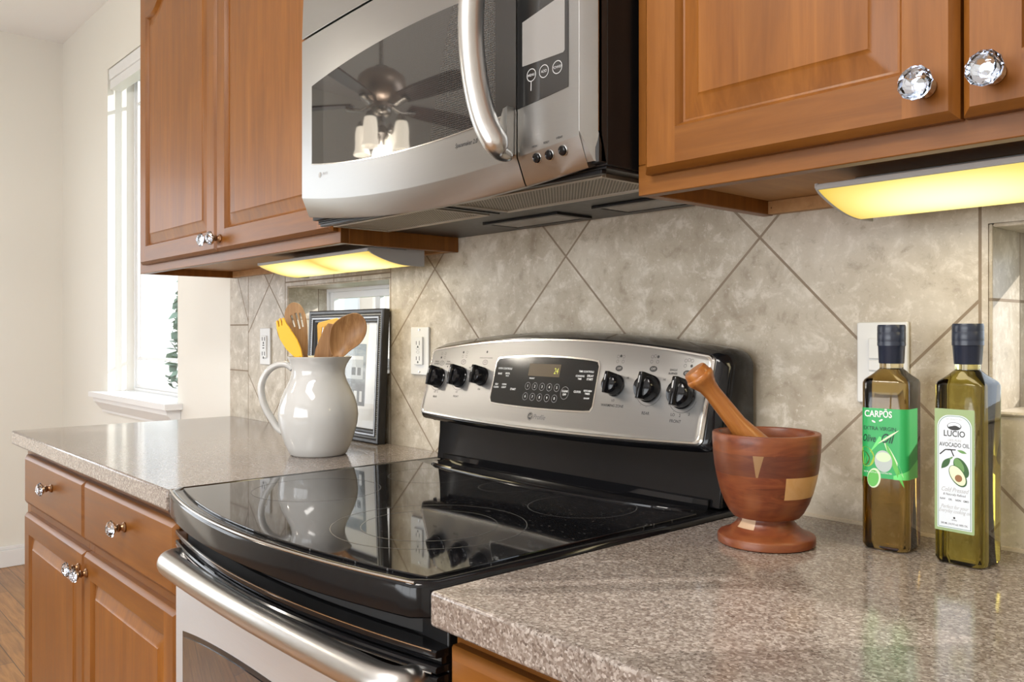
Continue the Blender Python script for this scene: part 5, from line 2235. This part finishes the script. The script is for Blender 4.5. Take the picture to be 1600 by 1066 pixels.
text(b, '100% PURE', TA, UC, 0.1458, 0.0042, 1, 0.8, 0.2, 0.0, D4)
text(b, 'AVOCADO OIL', TA, UC, 0.1405, 0.0068, 0, 0.74, 0.0, 0.012, D4)
text(b, 'Cold Pressed', TA, UC, 0.0880, 0.0072, 1, 0.80, 0.4, 0.0, D4)
text(b, '& Naturally Refined', TA, UC, 0.0825, 0.0038, 0, 0.85, 0.15, 0.0, D4)
for i, s in enumerate(('RAW', 'OIL', 'NON', 'GMO')):
    text(b, s, TA, UC - 0.0135 + i * 0.0090, 0.0765, 0.0030, 0, 0.9, 0, 0.02, D4)
text(b, 'Perfect for your', TA, UC, 0.0678, 0.0060, 1, 0.80, 0.4, 0.0, D4)
text(b, 'Everyday cooking oil', TA, UC, 0.0630, 0.0060, 1, 0.72, 0.4, 0.0, D4)
disc(b, TA, UC, 0.0555, 0.0013, 0.0013, 0, D4, n=8)
text(b, 'SPAIN', TA, UC, 0.0527, 0.0022, 0, 1, 0, 0.0, D4)
text(b, '500 ML (16.9 fl oz) 100% OIL', TA, UC, 0.0480, 0.0030, 0, 0.86, 0, 0.01, D4)
text(b, 'EST. QUALITY OILS', TA, UC, 0.1705, 0.0024, 1, 0.9, 0, 0.0, D4)
obj('label_lettering', b, ['print_dark', 'print_grey'], lab, smooth=0, recalc=False)

# ------------------------------------------------------------------ ceiling fan of the dining nook (seen mirrored in the microwave door)
FC = Vector((-1.439, -1.460, 0.022))
t = thing('ceiling_fan', 'bronze ceiling fan with four lit glass shades over the dining nook', 'ceiling fan', (FC.x, FC.y, CEIL))
b = newbm()
lathe(b, [(0.065, CEIL - 0.0225), (0.065, CEIL - 0.04), (0.03, CEIL - 0.08), (0.012, CEIL - 0.082), (0.012, 2.24), (0.045, 2.235), (0.06, 2.215)], FC, 28)
obj('down_rod', b, 'nickel', t)
b = newbm()
lathe(b, [(0.05, 2.218), (0.10, 2.212), (0.136, 2.19), (0.142, 2.16), (0.132, 2.125), (0.105, 2.098), (0.062, 2.085), (0.06, 2.07)], FC, 40)
obj('motor_housing', b, 'bronze', t, smooth=50)
for i in range(5):
    a = math.radians(61 + 72 * i)
    d = Vector((math.cos(a), math.sin(a), 0))
    s = Vector((-math.sin(a), math.cos(a), 0))
    b = newbm()
    tube(b, [FC + d * 0.06 + Vector((0, 0, 2.085)), FC + d * 0.12 + Vector((0, 0, 2.065)), FC + d * 0.21 + Vector((0, 0, 2.075))], [0.010, 0.018, 0.022], 10, flat=0.35)
    iron = obj('blade_iron', b, 'nickel', t)
    b = newbm()
    pts = [(0.17, -0.045), (0.30, -0.060), (0.55, -0.068), (0.60, -0.055), (0.62, 0.0), (0.60, 0.055), (0.55, 0.068), (0.30, 0.060), (0.17, 0.045)]
    prism(b, pts, lambda u, v, q: FC + d * u + s * v + Vector((0, 0, 2.083 + q + v * 0.16)), 0.0, 0.007)
    obj('blade', b, 'blade', t)
b = newbm()
lathe(b, [(0.058, 2.072), (0.062, 2.058), (0.055, 2.045), (0.025, 2.035), (0.022, 2.00), (0.04, 1.985), (0.042, 1.965), (0.02, 1.945), (0.010, 1.925), (0.0, 1.918)], FC, 28)
obj('light_kit', b, 'nickel', t, smooth=50)
for i in range(4):
    a = math.radians(59.6 + 90 * i)
    d = Vector((math.cos(a), math.sin(a), 0))
    b = newbm()
    hs = spline([FC + d * r_ + Vector((0, 0, z_)) for r_, z_ in ((0.035, 1.978), (0.06, 1.965), (0.085, 1.985), (0.10, 2.02), (0.118, 2.035), (0.128, 2.02))], 5)
    tube(b, hs, [0.006] * len(hs), 10)
    tip = FC + d * 0.128
    lathe(b, [(0.018, 2.028), (0.030, 2.012), (0.031, 1.998)], tip, 20)
    arm = obj('lamp_arm', b, 'nickel', t, smooth=50)
    b = newbm()
    pr_ = [(0.024, 2.010), (0.033, 2.004), (0.039, 1.985), (0.041, 1.965), (0.040, 1.940), (0.042, 1.915), (0.049, 1.898), (0.051, 1.892), (0.048, 1.893), (0.039, 1.914), (0.037, 1.940), (0.038, 1.965), (0.036, 1.985), (0.030, 2.002), (0.022, 2.007)]
    lathe(b, pr_, tip, 28, caps=False)
    sh_ = obj('lamp_shade', b, 'shade_glass', t, smooth=60)
    b = newbm()
    lathe(b, [(0.0, 1.915), (0.016, 1.922), (0.021, 1.940), (0.017, 1.960), (0.010, 1.975), (0.010, 2.0)], tip, 16, caps=False)
    obj('bulb', b, 'bulb', sh_, smooth=60)
pl = bpy.data.lights.new('fan_lamp_light', 'POINT')
pl.energy = 7.0
pl.shadow_soft_size = 0.05
pl.color = (1.0, 0.92, 0.80)
po = bpy.data.objects.new('fan_lamp_light', pl)
po.location = FC + Vector((0, 0, 1.872))
COL.objects.link(po)

# ceiling fixture added out of view as fill light for the kitchen
t = thing('added_ceiling_light', 'unseen long white fill light with a frosted lens, added over the kitchen', 'ceiling light', (0.7, -1.75, CEIL))
b = newbm()
box(b, 0.09, 1.31, -2.02, -1.48, CEIL - 0.10, CEIL - 0.0005)
obj('housing', b, 'vinyl', t, bevel=0.01)
b = newbm()
box(b, 0.12, 1.28, -1.995, -1.505, CEIL - 0.115, CEIL - 0.1005)
obj('lens', b, glow('added_ceiling_lens', (1.0, 0.93, 0.82), 2.0, (0.6, 0.6, 0.58)), t, bevel=0.004)
